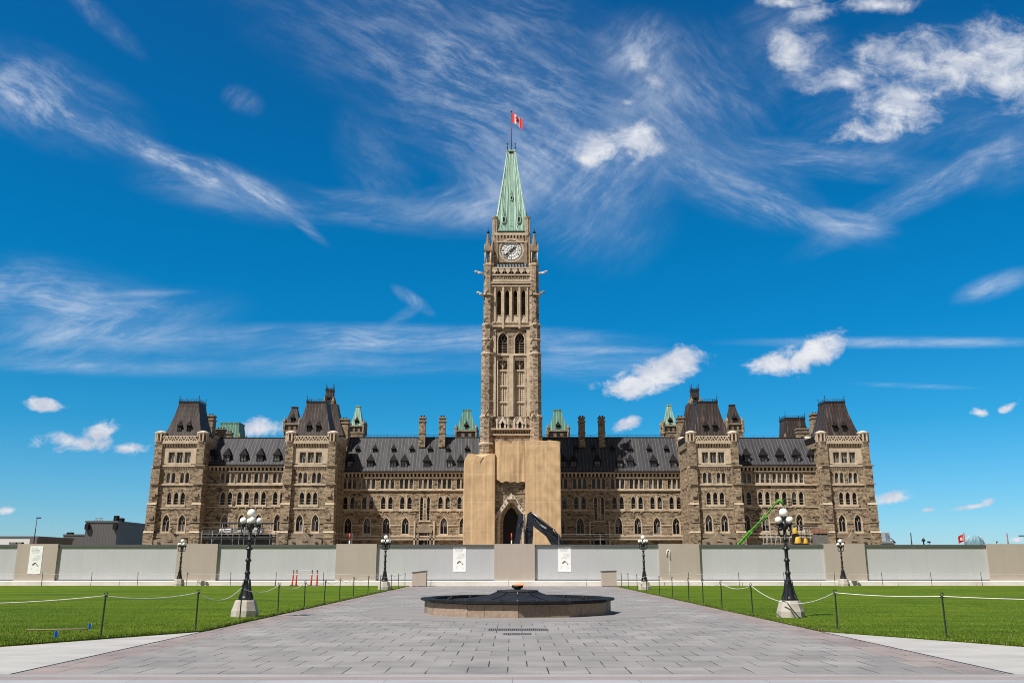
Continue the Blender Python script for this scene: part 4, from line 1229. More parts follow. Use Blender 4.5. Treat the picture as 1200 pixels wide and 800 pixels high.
# glazed lantern strip under the dial
mb = MB(mat('blue grey lead glass', (.16, .20, .24), .25, var=.3), M['dark'])
for k in range(4):
    mb.T = Matrix.Translation((tx0, TC, 0)) @ Matrix.Rotation(k * math.pi / 2, 4, 'Z')
    y_ = -hcl - 1.05
    mb.faces([(-3.1, y_, ZT(311.6)), (3.1, y_, ZT(311.6)), (3.1, y_ + .35, ZT(306.6)), (-3.1, y_ + .35, ZT(306.6)), (3.1, -hcl, ZT(306.6)), (-3.1, -hcl, ZT(306.6))], [(0, 1, 2, 3), (3, 2, 4, 5)])
    for i in range(11):
        x = -3.1 + .62 * i; mb.box(x - .05, x + .05, y_ - .06, y_ + .4, ZT(311.6), ZT(306.4), M['dark'])
mb.T = None
mb.obj('glazed_strip', clk)
# the dials
def dial_mesh():
    white = mat('milk glass dial', (.92, .91, .88), .35, var=.02)
    mb = MB(white, M['iron'], M['trim'])
    n_ = 48
    mb.face([(2.02 * math.cos(-2 * math.pi * i / n_), 0, 2.02 * math.sin(-2 * math.pi * i / n_)) for i in range(n_)][::-1], white)
    def ringx(r0, r1, y0, y1, m):
        for i in range(n_):
            a0, a1 = 2 * math.pi * i / n_, 2 * math.pi * (i + 1) / n_
            P = lambda r, a, y: (r * math.cos(a), y, r * math.sin(a))
            mb.face([P(r0, a0, y1), P(r1, a0, y1), P(r1, a1, y1), P(r0, a1, y1)], m)
            mb.face([P(r1, a0, y1), P(r1, a0, y0), P(r1, a1, y0), P(r1, a1, y1)], m)
            mb.face([P(r0, a1, y1), P(r0, a1, y0), P(r0, a0, y0), P(r0, a0, y1)], m)
    ringx(2.0, 2.3, .1, -.14, M['trim']); ringx(1.93, 2.0, 0, -.06, M['iron']); ringx(1.80, 1.83, 0, -.05, M['iron'])
    ringx(1.17, 1.20, 0, -.05, M['iron']); ringx(.28, .34, 0, -.05, M['iron']); ringx(.70, .725, 0, -.05, M['iron'])
    def bar(a, r0, r1, wd, y=-.05, off=0.0):
        c_, s_ = math.sin(a), math.cos(a)
        tx_, tz_ = s_, -c_
        P = lambda r, q, yy: (c_ * r + tx_ * q, yy, s_ * r + tz_ * q)
        mb.hexa([P(r0, off - wd, 0), P(r0, off + wd, 0), P(r1, off + wd, 0), P(r1, off - wd, 0), P(r0, off - wd, y), P(r0, off + wd, y), P(r1, off + wd, y), P(r1, off - wd, y)][4:] + [P(r0, off - wd, 0), P(r0, off + wd, 0), P(r1, off + wd, 0), P(r1, off - wd, 0)], M['iron'])
    numerals = [(-.13, -.02, .10), (0,), (-.06, .06), (-.1, 0, .1), (-.12, 0, .1), (-.04, .08), (-.08, .02, .1), (-.12, -.03, .06), (-.14, -.05, .04, .12), (-.1, 0, .1), (-.05, .06), (-.1, 0, .1)]
    for h_ in range(12):
        a = h_ * math.pi / 6
        for off in numerals[h_]: bar(a, 1.32, 1.70, .018, off=off)
        bar(a + math.pi / 12, 1.21, 1.8, .016)
        bar(a, .34, 1.16, .013)
    for i in range(60): bar(i * math.pi / 30, 1.83, 1.93, .014)
    return mb.mesh('dial'), white
dial_m, white_ = dial_mesh()
def hand_mesh(L, wd, tail):
    mb = MB(M['iron'])
    mb.prism([(-wd, -tail), (wd, -tail), (wd * .8, L * .35), (wd * 1.9, L * .62), (wd * .7, L * .75), (0, L), (-wd * .7, L * .75), (-wd * 1.9, L * .62), (-wd * .8, L * .35)], -.03, .03)
    return mb.mesh('clock_hand')
hh, mh = hand_mesh(1.2, .13, .3), hand_mesh(1.8, .10, .45)
zc = Zp(293, TC - 4)
for k in range(4):
    rz = k * math.pi / 2
    v = Matrix.Rotation(rz, 4, 'Z') @ Vector((0, -hcl - .22, 0))
    cf = link('clock_face', dial_m, PT, (tx0 + v.x, v.y, zc - 2.4), rz)
    cf.scale = (1.13, 1, 1.13)
    a = link('clock_hand', hh, cf, (0, -.10, 0)); a.rotation_euler = (0, R(49), 0)
    b = link('clock_hand', mh, cf, (0, -.16, 0)); b.rotation_euler = (0, R(228), 0)
# spire
mb = MB(M['green'])
z0s, z1s = Zp(269.2, TC - 3.4), Zp(178, TC - .8)
hs0, hs1 = 3.42, .86
mansard(mb, tx0, TC, hs0, hs0, z0s, hs1, hs1, z1s, M['green'], 4, 0.012)
mb.box(tx0 - hs0 - .12, tx0 + hs0 + .12, TC - hs0 - .12, TC + hs0 + .12, z0s - .3, z0s + .02, M['green'])
ribm = mat('pale patina rib', (.46, .60, .53), .6, var=.25, scale=1.5)
for k in range(4):
    mb.T = Matrix.Translation((tx0, TC, 0)) @ Matrix.Rotation(k * math.pi / 2, 4, 'Z')
    for i in range(-3, 4):
        f_ = i / 3.0
        w_ = .10 if abs(i) < 3 else .14
        lo = Vector((f_ * hs0 * .97, -hs0 - .02, z0s)); hi = Vector((f_ * hs1 * .97, -hs1 - .02, z1s))
        # follow the slightly concave slope
        pts = []
        for q in range(5):
            t = q / 4; kk = (1 - t) ** 1.036
            pts.append((f_ * (hs1 + (hs0 - hs1) * kk) * .97, -(hs1 + (hs0 - hs1) * kk) - .03, z0s + (z1s - z0s) * t))
        mb.tube(pts, w_, 4, ribm, False, w_ * .6)
    for (x, t, sc_) in ((-1.55, .13, 1), (1.55, .13, 1), (0, .40, .7)):
        hy = hs1 + (hs0 - hs1) * (1 - t)
        z = z0s + (z1s - z0s) * t
        mb.box(x - .36 * sc_, x + .36 * sc_, -hy - .45 * sc_, -hy + .5, z - .9 * sc_, z + .5 * sc_, ribm)
        mb.box(x - .22 * sc_, x + .22 * sc_, -hy - .47 * sc_, -hy - .4 * sc_, z - .75 * sc_, z + .35 * sc_, M['dark'])
        mb.lathe([(.52 * sc_, z + .5 * sc_), (.02, z + 2.0 * sc_)], (x, -hy - .05, 0), 4, M['greend'], False, math.pi / 4)
        mb.tube([(x, -hy - .05, z + 1.9 * sc_), (x, -hy - .05, z + 2.5 * sc_)], .04, 4, M['greend'])
    for i in range(5):
        x = -2.5 + 1.25 * i; mb.box(x - .14, x + .14, -hs0 + .02, -hs0 + .5, z0s + .55, z0s + 1.0, M['greend'])
mb.T = None
mb.box(tx0 - 1.0, tx0 + 1.0, TC - 1.0, TC + 1.0, z1s, z1s + .3, M['green'])
mb.box(tx0 - .45, tx0 + .45, TC - 1.02, TC + .9, z1s - .45, z1s - .001, M['dark'])
mb.box(tx0 - .8, tx0 + .8, TC - .8, TC + .8, z1s + .3, z1s + .55, M['green'])
tp(mb, 'spire')
for sx in (-1, 1):
    for sy in (-1, 1):
        mb = MB(M['dark']); x, y = tx0 + sx * .85, TC + sy * .85
        mb.tube([(x, y, z1s + .3), (x, y, z1s + 2.0)], .06, 5); mb.sphere((x, y, z1s + 1.8), .15, None, 6, 5)
        tp(mb, 'finial')
ftop = Zp(131, TC)
mb = MB(mat('bronze flagpole', (.10, .05, .05), .4, var=.1))
mb.tube([(tx0, TC, z1s + .3), (tx0, TC, ftop)], .10, 8, None, True, .06); mb.sphere((tx0, TC, ftop + .1), .2, None, 8, 6)
tp(mb, 'flagpole')
# big entrance arch and gable at the tower foot
mb = MB(M['twall'], M['trim'], M['pale'], M['inner'])
ED = 168.6
ZE = lambda y: Zp(y, ED)
A_out = [(x + tx0, z + ZE(640)) for x, z in arch(5.1, ZE(584) - ZE(640), 4.6, 9)]
A_mid = [(x + tx0, z + ZE(640)) for x, z in arch(4.1, ZE(588.5) - ZE(640), 3.9, 9)]
A_in = [(x + tx0, z + ZE(640)) for x, z in arch(3.0, ZE(593) - ZE(640), 3.1, 9)]
L = len(A_out); k_ = L // 2
xl, xr, zt_ = tx0 - 3.25, tx0 + 3.25, ZE(556)
for j in range(1, k_): mb.face([(xl, ED, zt_), (A_out[j + 1][0], ED, A_out[j + 1][1]), (A_out[j][0], ED, A_out[j][1])][::-1], M['twall'])
mb.face([(xl, ED, zt_), (xl, ED, ZE(640)), (A_out[0][0], ED, ZE(640)), (A_out[1][0], ED, A_out[1][1])], M['twall'])
for j in range(k_, L - 2): mb.face([(xr, ED, zt_), (A_out[j + 1][0], ED, A_out[j + 1][1]), (A_out[j][0], ED, A_out[j][1])][::-1], M['twall'])
mb.face([(xr, ED, zt_), (A_out[-2][0], ED, A_out[-2][1]), (A_out[-1][0], ED, ZE(640)), (xr, ED, ZE(640))], M['twall'])
mb.face([(xl, ED, zt_), (A_out[k_][0], ED, A_out[k_][1]), (xr, ED, zt_)], M['twall'])
for (A, B, ya, yb_, m_) in ((A_out, A_mid, ED - .15, ED + .9, M['trim']), (A_mid, A_in, ED + .9, ED + 1.9, M['twall'])):
    for j in range(L - 1):
        a, b_, c, d = A[j], A[j + 1], B[j + 1], B[j]
        mb.face([(a[0], ya, a[1]), (d[0], yb_, d[1]), (c[0], yb_, c[1]), (b_[0], ya, b_[1])], m_)
mb.face([(x, ED + 2.3, z) for x, z in reversed(A_in)], M['inner'])
gx = 3.3
gz0, gz1 = ZE(606), ZE(577.5)
for sg in (-1, 1):
    # the carved gable band, between the arch and its raking edge
    mb.hexa([(tx0 + sg * gx, ED - .45, gz0 - .9), (tx0, ED - .45, gz1 - 1.2), (tx0, ED - .16, gz1 - 1.2), (tx0 + sg * gx, ED - .16, gz0 - .9),
             (tx0 + sg * gx, ED - .45, gz0), (tx0, ED - .45, gz1), (tx0, ED - .16, gz1), (tx0 + sg * gx, ED - .16, gz0)], M['pale'])
mb.prism([(tx0 - 1.55, ZE(588.5)), (tx0, ZE(583.2)), (tx0 + 1.55, ZE(588.5)), (tx0, gz1 - .2)], ED - .35, ED - .17, M['pale'])
for i in range(7):
    for sg in (-1, 1):
        t = (i + .5) / 7; mb.sphere((tx0 + sg * gx * t, ED - .5, gz1 + (gz0 - gz1) * t - .35), .13, M['trimd'], 6, 4)
mb.sphere((tx0, ED - .5, gz1 - 1.2), .4, M['pale'], 8, 6, (1, .5, 1.4))
mb.lathe([(.9, 0), (.9, .12)], (tx0, ED - .4, ZE(585) - .1), 12, M['trimd'])
mb.box(xl, xr, ED + .1, ED + 2.6, zt_ - .3, zt_, M['trimd'])
mb.box(xl, xl + .3, ED + .01, ED + 3.4, ZE(640), zt_ - .3, M['twall']); mb.box(xr - .3, xr, ED + .01, ED + 3.4, ZE(640), zt_ - .3, M['twall'])
mb.box(xl - .001, xr + .001, ED - .12, ED - .004, ZE(577.8), ZE(576.6), M['trimd'])
for q in (-2.35, -1.75): mb.prism([(tx0 + q - .14, ZE(576)), (tx0 + q + .14, ZE(576)), (tx0 + q + .14, ZE(571)), (tx0 + q, ZE(569.5)), (tx0 + q - .14, ZE(571))], ED - .05, ED + .02, M['pale'])
tp(mb, 'entrance_portal')

# ================================================================== FLAG
def flag():
    red = mat('red flag cloth', (.62, .015, .03), .75, var=.08); wh = mat('white flag cloth', (.78, .77, .78), .75, var=.05)
    mb = MB(red, wh)
    Lf, Hf = 4.6, 2.35
    def pt(u, v, off=0.0):              # u along the fly, v down the hoist
        x = u * 2.35 + .05 * math.sin(u * 9)
        y = -.55 * math.sin(u * 6.0) * u - off
        z = -v * Hf - u * 1.55 - .10 * math.sin(u * 7 + v * 1.5)
        return (tx0 + .1 + x, TC + y, ftop - .15 + z)
    NU, NV = 32, 14
    for i in range(NU):
        for j in range(NV):
            u0, u1, v0, v1 = i / NU, (i + 1) / NU, j / NV, (j + 1) / NV
            c_ = red if (u0 < .25 - 1e-6 or u0 >= .75 - 1e-6) else wh
            mb.face([pt(u0, v1), pt(u1, v1), pt(u1, v0), pt(u0, v0)], c_, True)
    leaf = [(0, 1), (.17, .68), (.33, .78), (.26, .40), (.5, .62), (.55, .48), (.82, .52), (.72, .25), (.84, .15), (.38, -.22), (.42, -.42), (.05, -.36), (.03, -.75)]
    leaf = leaf + [(-x, y) for x, y in reversed(leaf[1:])]
    for off in (.03, -.03):
        cpt = pt(.5, .52, off)
        for i in range(len(leaf)):
            a, b = leaf[i], leaf[(i + 1) % len(leaf)]
            P = lambda q: pt(.5 + q[0] * .25, .5 - q[1] * .42, off)
            mb.face([cpt, P(a), P(b)], red)
    o = mb.obj('flag')
    setp(o, 'red and white flag with a maple leaf flying on top of the clock tower', 'flag')
flag()

# ================================================================== SCAFFOLD WRAPS
def burlap():
    m = bpy.data.materials.new('tan scaffold netting'); m.use_nodes = True
    t = NT(m.node_tree); b = t.n['Principled BSDF']
    g = t.node('ShaderNodeNewGeometry'); pos = g.outputs['Position']
    x, y, z = t.sep(pos)
    f = t.lin(t.noise(t.comb(x, y, t.m('MULTIPLY', z, .4)), .55, 6, .6), .3, .7, .84, 1.12)
    colr = t.mix(1.0, (0.56, 0.385, 0.225), t.comb(f, f, f), 'MULTIPLY')
    wob = t.noise(pos, .7, 3, .5)
    s1 = t.m('LESS_THAN', t.m('ABSOLUTE', t.m('SUBTRACT', t.m('FRACT', t.m('DIVIDE', t.m('MULTIPLY_ADD', wob, .5, z), 5.2)), .5)), .013)
    s2 = t.m('LESS_THAN', t.m('ABSOLUTE', t.m('SUBTRACT', t.m('FRACT', t.m('DIVIDE', t.m('MULTIPLY_ADD', wob, .4, x), 2.9)), .5)), .014)
    colr = t.mix(t.m('MULTIPLY', t.m('MAXIMUM', s1, s2), .75), colr, (.62, .47, .30))
    st = t.smooth(t.noise(t.comb(t.m('MULTIPLY', x, 3), y, t.m('MULTIPLY', z, .3)), 1, 5, .6), .55, .75, 0, .35)
    colr = t.mix(st, colr, (.26, .165, .09))
    t.put(b.inputs['Base Color'], colr); b.inputs['Roughness'].default_value = .9; b.inputs['Specular IOR Level'].default_value = .1
    bn = t.node('ShaderNodeBump'); bn.inputs['Strength'].default_value = .35; bn.inputs['Distance'].default_value = .06
    t.put(bn.inputs['Height'], t.noise(t.comb(t.m('MULTIPLY', x, 1.6), y, z), 1.9, 6, .65)); t.put(b.inputs['Normal'], bn.outputs[0])
    return m
M['burlap'] = burlap()
from mathutils import noise as mn
def wrap(name_label, x0, x1, yf, yb, zb, zt, seed, bulge=.25, topfn=None, botfn=None, taper=0.0, diag=None):
    mb = MB(M['burlap'])
    path = [(x0, yb), (x0, yf), (x1, yf), (x1, yb)]
    pts2 = []
    for i in range(3):
        (ax, ay), (bx_, by) = path[i], path[i + 1]
        L = math.hypot(bx_ - ax, by - ay); n_ = max(3, int(L / .16))
        for q in range(n_ + (i == 2)):
            t = q / n_
            nx_, ny_ = (by - ay) / L, -(bx_ - ax) / L
            pts2.append((ax + (bx_ - ax) * t, ay + (by - ay) * t, nx_ * -1 if False else (-1 if i == 0 else (1 if i == 2 else 0)), (-1 if i == 1 else 0)))
    NZ = int((zt - zb) / .22)
    rings = []
    for j in range(NZ + 1):
        t = j / NZ
        ring = []
        for (x, y, nx_, ny_) in pts2:
            zt_ = zt + (topfn(x) if topfn else 0); zb_ = zb + (botfn(x) if botfn else 0)
            z = zb_ + (zt_ - zb_) * t
            v = mn.noise(Vector((x * .35 + seed, y * .6, z * .10))) * bulge + mn.noise(Vector((x * 1.6 + seed, y * 2.1, z * .35))) * bulge * .16
            v += abs(mn.noise(Vector((x * .9, seed, z * .08)))) * .08
            v += .05 * math.exp(-(((x * .83 + seed) % 1.9 - .95) / .13) ** 2) if ny_ else 0     # poles press outward
            v -= .035 * abs(math.sin(math.pi * (z + seed + .5 * mn.noise(Vector((x * .4, seed, z * .2)))) / 3.1)) ** .7                          # sags between lifts
            v += .10 * max(0, .35 - abs(mn.noise(Vector((x * .55 + z * .4, z * .45 - x * .3, seed))))) * .5
            if diag and x > diag: v += .10 * math.sin((z * 2.3 + x * 3.2)) * min(1, (x - diag))
            kx = 1 - taper * max(0, (t - .9) / .1) ** 2
            v *= min(1, .12 + min(abs(x - x0), abs(x - x1)) / .7) if ny_ else .3
            cxm = (x0 + x1) / 2
            xx = x if taper == 0 or x > cxm else x + (1 - kx) * 1.0
            ring.append((xx + nx_ * v, y + ny_ * v, z))
        rings.append(ring)
    mb.loft(rings, M['burlap'], False, False, True, closed=False)
    top = rings[-1]
    mb.face(top, M['burlap'])
    o = mb.obj('scaffold_wrap'); setp(o, name_label, 'scaffold wrap', None)
    return o
WD = 167.2
ZW = lambda y: Zp(y, WD)
wrap('tan netting wrapped round the left foot of the clock tower, lower than the right one', Xp(543, 590, WD), Xp(580.2, 590, WD), WD, 187.4, GZ - .5, ZW(533.5), 1.3, .17, lambda x: .35 * math.sin(x * 1.3) , None, .8)
wrap('tall straight tan netting wrapped round the right foot of the clock tower', Xp(615.8, 590, WD), Xp(657.5, 590, WD), WD, 187.4, GZ - .5, ZW(516.3), 5.1, .13, lambda x: .12 * math.sin(x * 2), None, 0, 6.0)
wrap('tan netting hanging between the two side wraps over the entrance gable', Xp(580.6, 560, WD) , Xp(615.4, 560, WD), WD + .35, 171.9, ZW(563), ZW(518.5), 9.4, .7,
     lambda x: .45 * math.sin(x * 1.9) + .2 * math.sin(x * 5), lambda x: .22 * math.sin(x * 1.7 + 1.2) + .12 * math.sin(x * 4.1) - .5 * math.exp(-(x - .3) ** 2 * 1.5))

# ================================================================== HOARDING
def ribbed(name, c, dirt=.0):
    m = bpy.data.materials.new(name); m.use_nodes = True
    t = NT(m.node_tree); b = t.n['Principled BSDF']
    g = t.node('ShaderNodeNewGeometry'); pos = g.outputs['Position']
    x, y, z = t.sep(pos)
    f = t.lin(t.noise(pos, .35, 5, .6), .3, .7, .95, 1.04)
    fz = t.lin(t.noise(t.comb(t.m('MULTIPLY', x, 2), y, t.m('MULTIPLY', z, .3)), 1.0, 5, .65), .3, .75, 1.015, .97)
    pan = t.node('ShaderNodeTexWhiteNoise', noise_dimensions='1D'); t.put(pan.inputs['W'], t.m('FLOOR', t.m('DIVIDE', x, 1.22)))
    f = t.m('MULTIPLY', t.m('MULTIPLY', f, fz), t.lin(pan.outputs[0], 0, 1, .985, 1.015))
    colr = t.mix(1.0, c, t.comb(f, f, f), 'MULTIPLY')
    seam = t.m('LESS_THAN', t.m('FRACT', t.m('DIVIDE', x, 1.22)), .012)
    colr = t.mix(t.m('MULTIPLY', seam, .25), colr, (.1, .1, .1))
    t.put(b.inputs['Base Color'], colr); b.inputs['Roughness'].default_value = .6
    bn = t.node('ShaderNodeBump'); bn.inputs['Strength'].default_value = .15; bn.inputs['Distance'].default_value = .02
    t.put(bn.inputs['Height'], t.m('ADD', t.m('MULTIPLY', t.m('SINE', t.m('MULTIPLY', z, 40.0)), .05), t.noise(pos, 2, 3, .6))); t.put(b.inputs['Normal'], bn.outputs[0])
    return m
M['hgrey'] = ribbed('grey painted plywood', (.465, .472, .495))
M['htan'] = ribbed('taupe painted plywood', (.42, .36, .315))
M['cap'] = mat('dark grey flashing', (.09, .095, .10), .5, var=.1)
HZ0, HZ1 = .40, Zp(637.5, HOARD)
HO = empty('hoarding', (0, HOARD, 0), 'long plywood site hoarding of grey and taupe panels across the lawn', 'hoarding')
tans = []
for cx_ in (43.5, 231, 417.5, 603, 796, 990, 1181):
    xx = Xp(cx_, 660, HOARD); tans.append((xx - 1.61, xx + 1.61))
tans = [(-64.6, -61.4), (-51.1, -47.9)] + tans + [(53.6, 56.8), (66.9, 70.1)]
edge = -75.0
def hpart(mb, name):
    o = mb.obj(name, HO); o.location = (0, -HOARD, 0)
for a, b in tans + [(75.0, 76.0)]:
    if a > edge:
        mb = MB(M['hgrey'], M['cap'])
        mb.box(edge + .002, a - .002, HOARD, HOARD + .12, HZ0, HZ1 - .18, M['hgrey'])
        mb.box(edge + .002, a - .002, HOARD - .10, HOARD + .3, HZ1 - .18, HZ1 - .02, M['cap'])
        mb.box(edge + .002, a - .002, HOARD - .04, HOARD - .002, HZ0, HZ0 + .07, M['cap'])
        hpart(mb, 'grey_panel')
    if b < 75.5:
        mb = MB(M['htan'])
        mb.box(a, b, HOARD - .22, HOARD + .3, HZ0, HZ1 + .03, M['htan'])
        hpart(mb, 'taupe_panel')
    edge = b
# concrete barrier blocks in a row along the foot
bl = 6.1
mbb = MB(M['barrier'])
mbb.loft([[(-bl / 2 + .02, -.48, 0), (bl / 2 - .02, -.48, 0), (bl / 2 - .02, .5, 0), (-bl / 2 + .02, .5, 0)], [(-bl / 2 + .02, -.46, HZ0 - .06), (bl / 2 - .02, -.46, HZ0 - .06), (bl / 2 - .02, .48, HZ0 - .06), (-bl / 2 + .02, .48, HZ0 - .06)],
          [(-bl / 2 + .05, -.40, HZ0 - .003), (bl / 2 - .05, -.40, HZ0 - .003), (bl / 2 - .05, .42, HZ0 - .003), (-bl / 2 + .05, .42, HZ0 - .003)]], M['barrier'], True, True)
bme = mbb.mesh('concrete_barrier')
ORD = ['first', 'second', 'third', 'fourth', 'fifth', 'sixth', 'seventh', 'eighth', 'ninth', 'tenth', 'eleventh', 'twelfth', 'thirteenth', 'fourteenth', 'fifteenth', 'sixteenth', 'seventeenth', 'eighteenth', 'nineteenth', 'twentieth']
for i in range(14):
    x = -39.9 + bl * i
    o = link('concrete_barrier', bme, None, (x, HOARD - .2, 0))
    setp(o, 'low white concrete block under the hoarding, %s from the left' % ORD[i], 'barrier', 'concrete blocks along the foot of the hoarding')

# notice banners
def banner(px0, px1, py0, py1, y, label):
    z0, z1 = Zp(py1, y), Zp(py0, y)
    x = (px0 + px1) / 2
    X0, X1 = Xp(px0, (py0 + py1) / 2, y), Xp(px1, (py0 + py1) / 2, y)
    e = empty('notice_banner', ((X0 + X1) / 2, y, z0), label, 'banner', 'white notices on the hoarding')
    W, H = X1 - X0, z1 - z0
    mb = MB(mat('white printed vinyl', (.86, .86, .87), .5, var=.03)); mb.box(-W / 2, W / 2, -.015, 0, 0, H); mb.obj('sheet', e)
    ink = mat('faded grey ink', (.30, .31, .34), .6, var=.1); ink2 = mat('dark ink', (.08, .08, .10), .6)
    mb = MB(ink, ink2)
    rr = random.Random(4)
    def word(cx, cz, w_, h_, m_):      # a run of tiny letter shaped marks
        x_ = cx
        while x_ < cx + w_:
            q = rr.uniform(.35, .8) * h_
            mb.box(x_, x_ + q * .5, -.019, -.0155, cz, cz + h_, m_)
            if rr.random() < .6: mb.box(x_, x_ + q, -.019, -.0155, cz + h_ * rr.choice((0, .4, .8)), cz + h_ * rr.choice((.2, .6, 1)) + .012, m_)
            x_ += q + h_ * (.35 if rr.random() < .8 else .9)
    for (u, v, l_, h_, m_) in ((-.36, .90, .42, .05, ink2), (-.36, .855, .58, .045, ink), (-.40, .82, .62, .05, ink2), (-.28, .785, .55, .04, ink), (-.30, .75, .5, .04, ink),
                          (-.1, .64, .5, .05, ink), (.12, .605, .28, .04, ink), (-.12, .56, .52, .05, ink), (-.2, .525, .56, .04, ink), (-.22, .49, .4, .04, ink)):
        word(u * W, v * H, l_ * W, h_ * (1 if m_ is ink2 else .8) * 1.1, m_)
    for pts in (((-.16, .33), (-.02, .40), (.06, .385), (.12, .35)), ((-.2, .34), (-.12, .33)), ((.18, .31), (.26, .29))):
        mb.tube([(a * W, -.03, b * H) for a, b in pts], .03, 4, ink2)
    mb.tube([(-.24 * W, -.02, .12 * H), (-.24 * W, -.02, .22 * H)], .008, 4, ink); mb.box(.2 * W, .34 * W, -.019, -.0155, .14 * H, .155 * H, ink)
    mb.obj('printed_text', e)
banner(34, 49, 639.5, 672, HOARD - .223, 'white printed notice on the taupe panel at the far left')
banner(531, 546, 638.5, 669.5, HOARD - .003, 'white printed notice on grey panel left of the middle taupe panel')
banner(654, 669, 638.5, 669.5, HOARD - .003, 'white printed notice on grey panel right of the middle taupe panel')
# white painted arch mark on a taupe panel
mb = MB(mat('white paint', (.75, .74, .73), .6))
xx, zz = Xp(783.5, 650, HOARD - .24), Zp(650, HOARD - .24)
a_ = [(xx + .13 * math.cos(t), HOARD - .24, zz + .18 + .22 * math.sin(t)) for t in [math.pi * i / 8 for i in range(9)]]
mb.tube([(xx + .13, HOARD - .24, zz - .35)] + a_ + [(xx - .13, HOARD - .24, zz - .1)], .045, 6)
mb.tube([(xx + .02, HOARD - .24, zz - .35), (xx + .05, HOARD - .24, Zp(682, HOARD))], .012, 4)
o = mb.obj('cable_loop'); setp(o, 'white looped cable hanging down a taupe hoarding panel right of centre', 'cable')

# ================================================================== STREET LAMPS
def globe_mat():
    m = mat('opal glass globe', (.86, .84, .79), .22, var=.03)
    return m
M['globe'] = globe_mat()
M['plinth'] = mat('grey granite plinth', (.42, .38, .34), .85, var=.22, scale=4, bump=.4, bscale=30)
def make_lamp():
    root = empty('street_lamp', (0, 0, 0), 'x', 'street lamp', 'five globe iron lamps beside the walkway and lawns')
    mb = MB(M['plinth'])
    mb.lathe([(.44, 0), (.43, .22), (.40, .30), (.34, .50), (.31, .55), (.001, .551)], (0, 0, 0), 8, M['plinth'], False, math.pi / 8)
    mb.obj('plinth', root)
    mb = MB(M['iron'])
    mb.lathe([(.20, .55), (.21, .60), (.18, .64), (.16, .70), (.12, .95), (.09, 1.12), (.115, 1.15), (.08, 1.2), (.068, 1.35), (.095, 1.38), (.095, 1.42), (.060, 1.46), (.054, 1.75), (.10, 1.78), (.10, 1.82), (.052, 1.87),
              (.050, 2.12), (.115, 2.15), (.115, 2.19), (.048, 2.23), (.045, 2.42), (.085, 2.44), (.085, 2.48), (.045, 2.52), (.045, 2.76), (.11, 2.82), (.13, 2.90), (.10, 2.98), (.06, 3.02), (.05, 3.12), (.09, 3.17), (.09, 3.2)], (0, 0, 0), 14, M['iron'])
    for i in range(8):                   # flutes on the post
        a = i * math.pi / 4
        mb.tube([(.054 * math.cos(a), .054 * math.sin(a), 1.46), (.045 * math.cos(a), .045 * math.sin(a), 2.76)], .012, 4, M['iron'])
    for i in range(4):                   # scroll feet
        a = math.pi / 4 + i * math.pi / 2
        P = lambda r, z: (r * math.cos(a), r * math.sin(a), z)
        mb.tube([P(.24, .57), P(.23, .66), P(.17, .80), P(.13, 1.0), P(.10, 1.2)], .028, 6, M['iron'])
        mb.sphere(P(.24, .60), .04, M['iron'], 8, 5)
    mb.obj('post', root)
    for i in range(4):
        a = R(22) + i * math.pi / 2
        P = lambda r, z: (r * math.cos(a), r * math.sin(a), z)
        mb = MB(M['iron'])
        mb.tube([P(.05, 2.62), P(.14, 2.56), P(.24, 2.60), P(.28, 2.72), P(.28, 2.88), P(.25, 2.93)], .024, 6, M['iron'])
        mb.tube([P(.08, 2.92), P(.18, 2.92), P(.25, 2.84), P(.22, 2.75), P(.16, 2.76)], .018, 6, M['iron'])
        mb.lathe([(.03, 2.90), (.09, 2.95), (.10, 2.985)], (P(.25, 0)[0], P(.25, 0)[1], 0), 10, M['iron'])
        mb.obj('arm', root)
        mb = MB(M['globe']); mb.sphere(P(.25, 3.085), .112, M['globe'], 20, 12); mb.obj('globe', root)
    mb = MB(M['globe']); mb.sphere((0, 0, 3.33), .142, M['globe'], 20, 12); mb.obj('globe', root)
    return root
lamp0 = make_lamp()
lamps = [(-8.70, 30.3, 'tall black iron lamp on stone plinth at near left of the walkway'), (8.95, 29.9, 'tall black iron lamp on stone plinth at near right of the walkway'),
         (-8.42, 61, 'black iron lamp at the far end of the walkway, left side'), (8.75, 61, 'black iron lamp at the far end of the walkway, right side'),
         (-25.6, 71, 'black iron lamp in front of the hoarding at the back of the left lawn'), (25.5, 71, 'black iron lamp in front of the hoarding at the back of the right lawn')]
for i, (x, y, lb) in enumerate(lamps):
    o = lamp0 if i == 0 else copy_tree(lamp0)
    o.location = (x, y, 0.0); o['label'] = lb; o.rotation_euler = (0, 0, R([0, 8, 14, -6, 20, 3][i]))
    k_ = 1.0 if i < 2 else 1.02
    o.scale = (k_, k_, k_)
# loose black cable lying over the near right plinth
mb = MB(M['iron']); mb.tube([(8.6, 29.55, .56), (8.72, 29.42, .50), (8.83, 29.32, .30), (9.0, 29.28, .08), (9.05, 29.2, .04)], .02, 6)
setp(mb.obj('cable'), 'black cable running down the near right lamp plinth', 'cable')

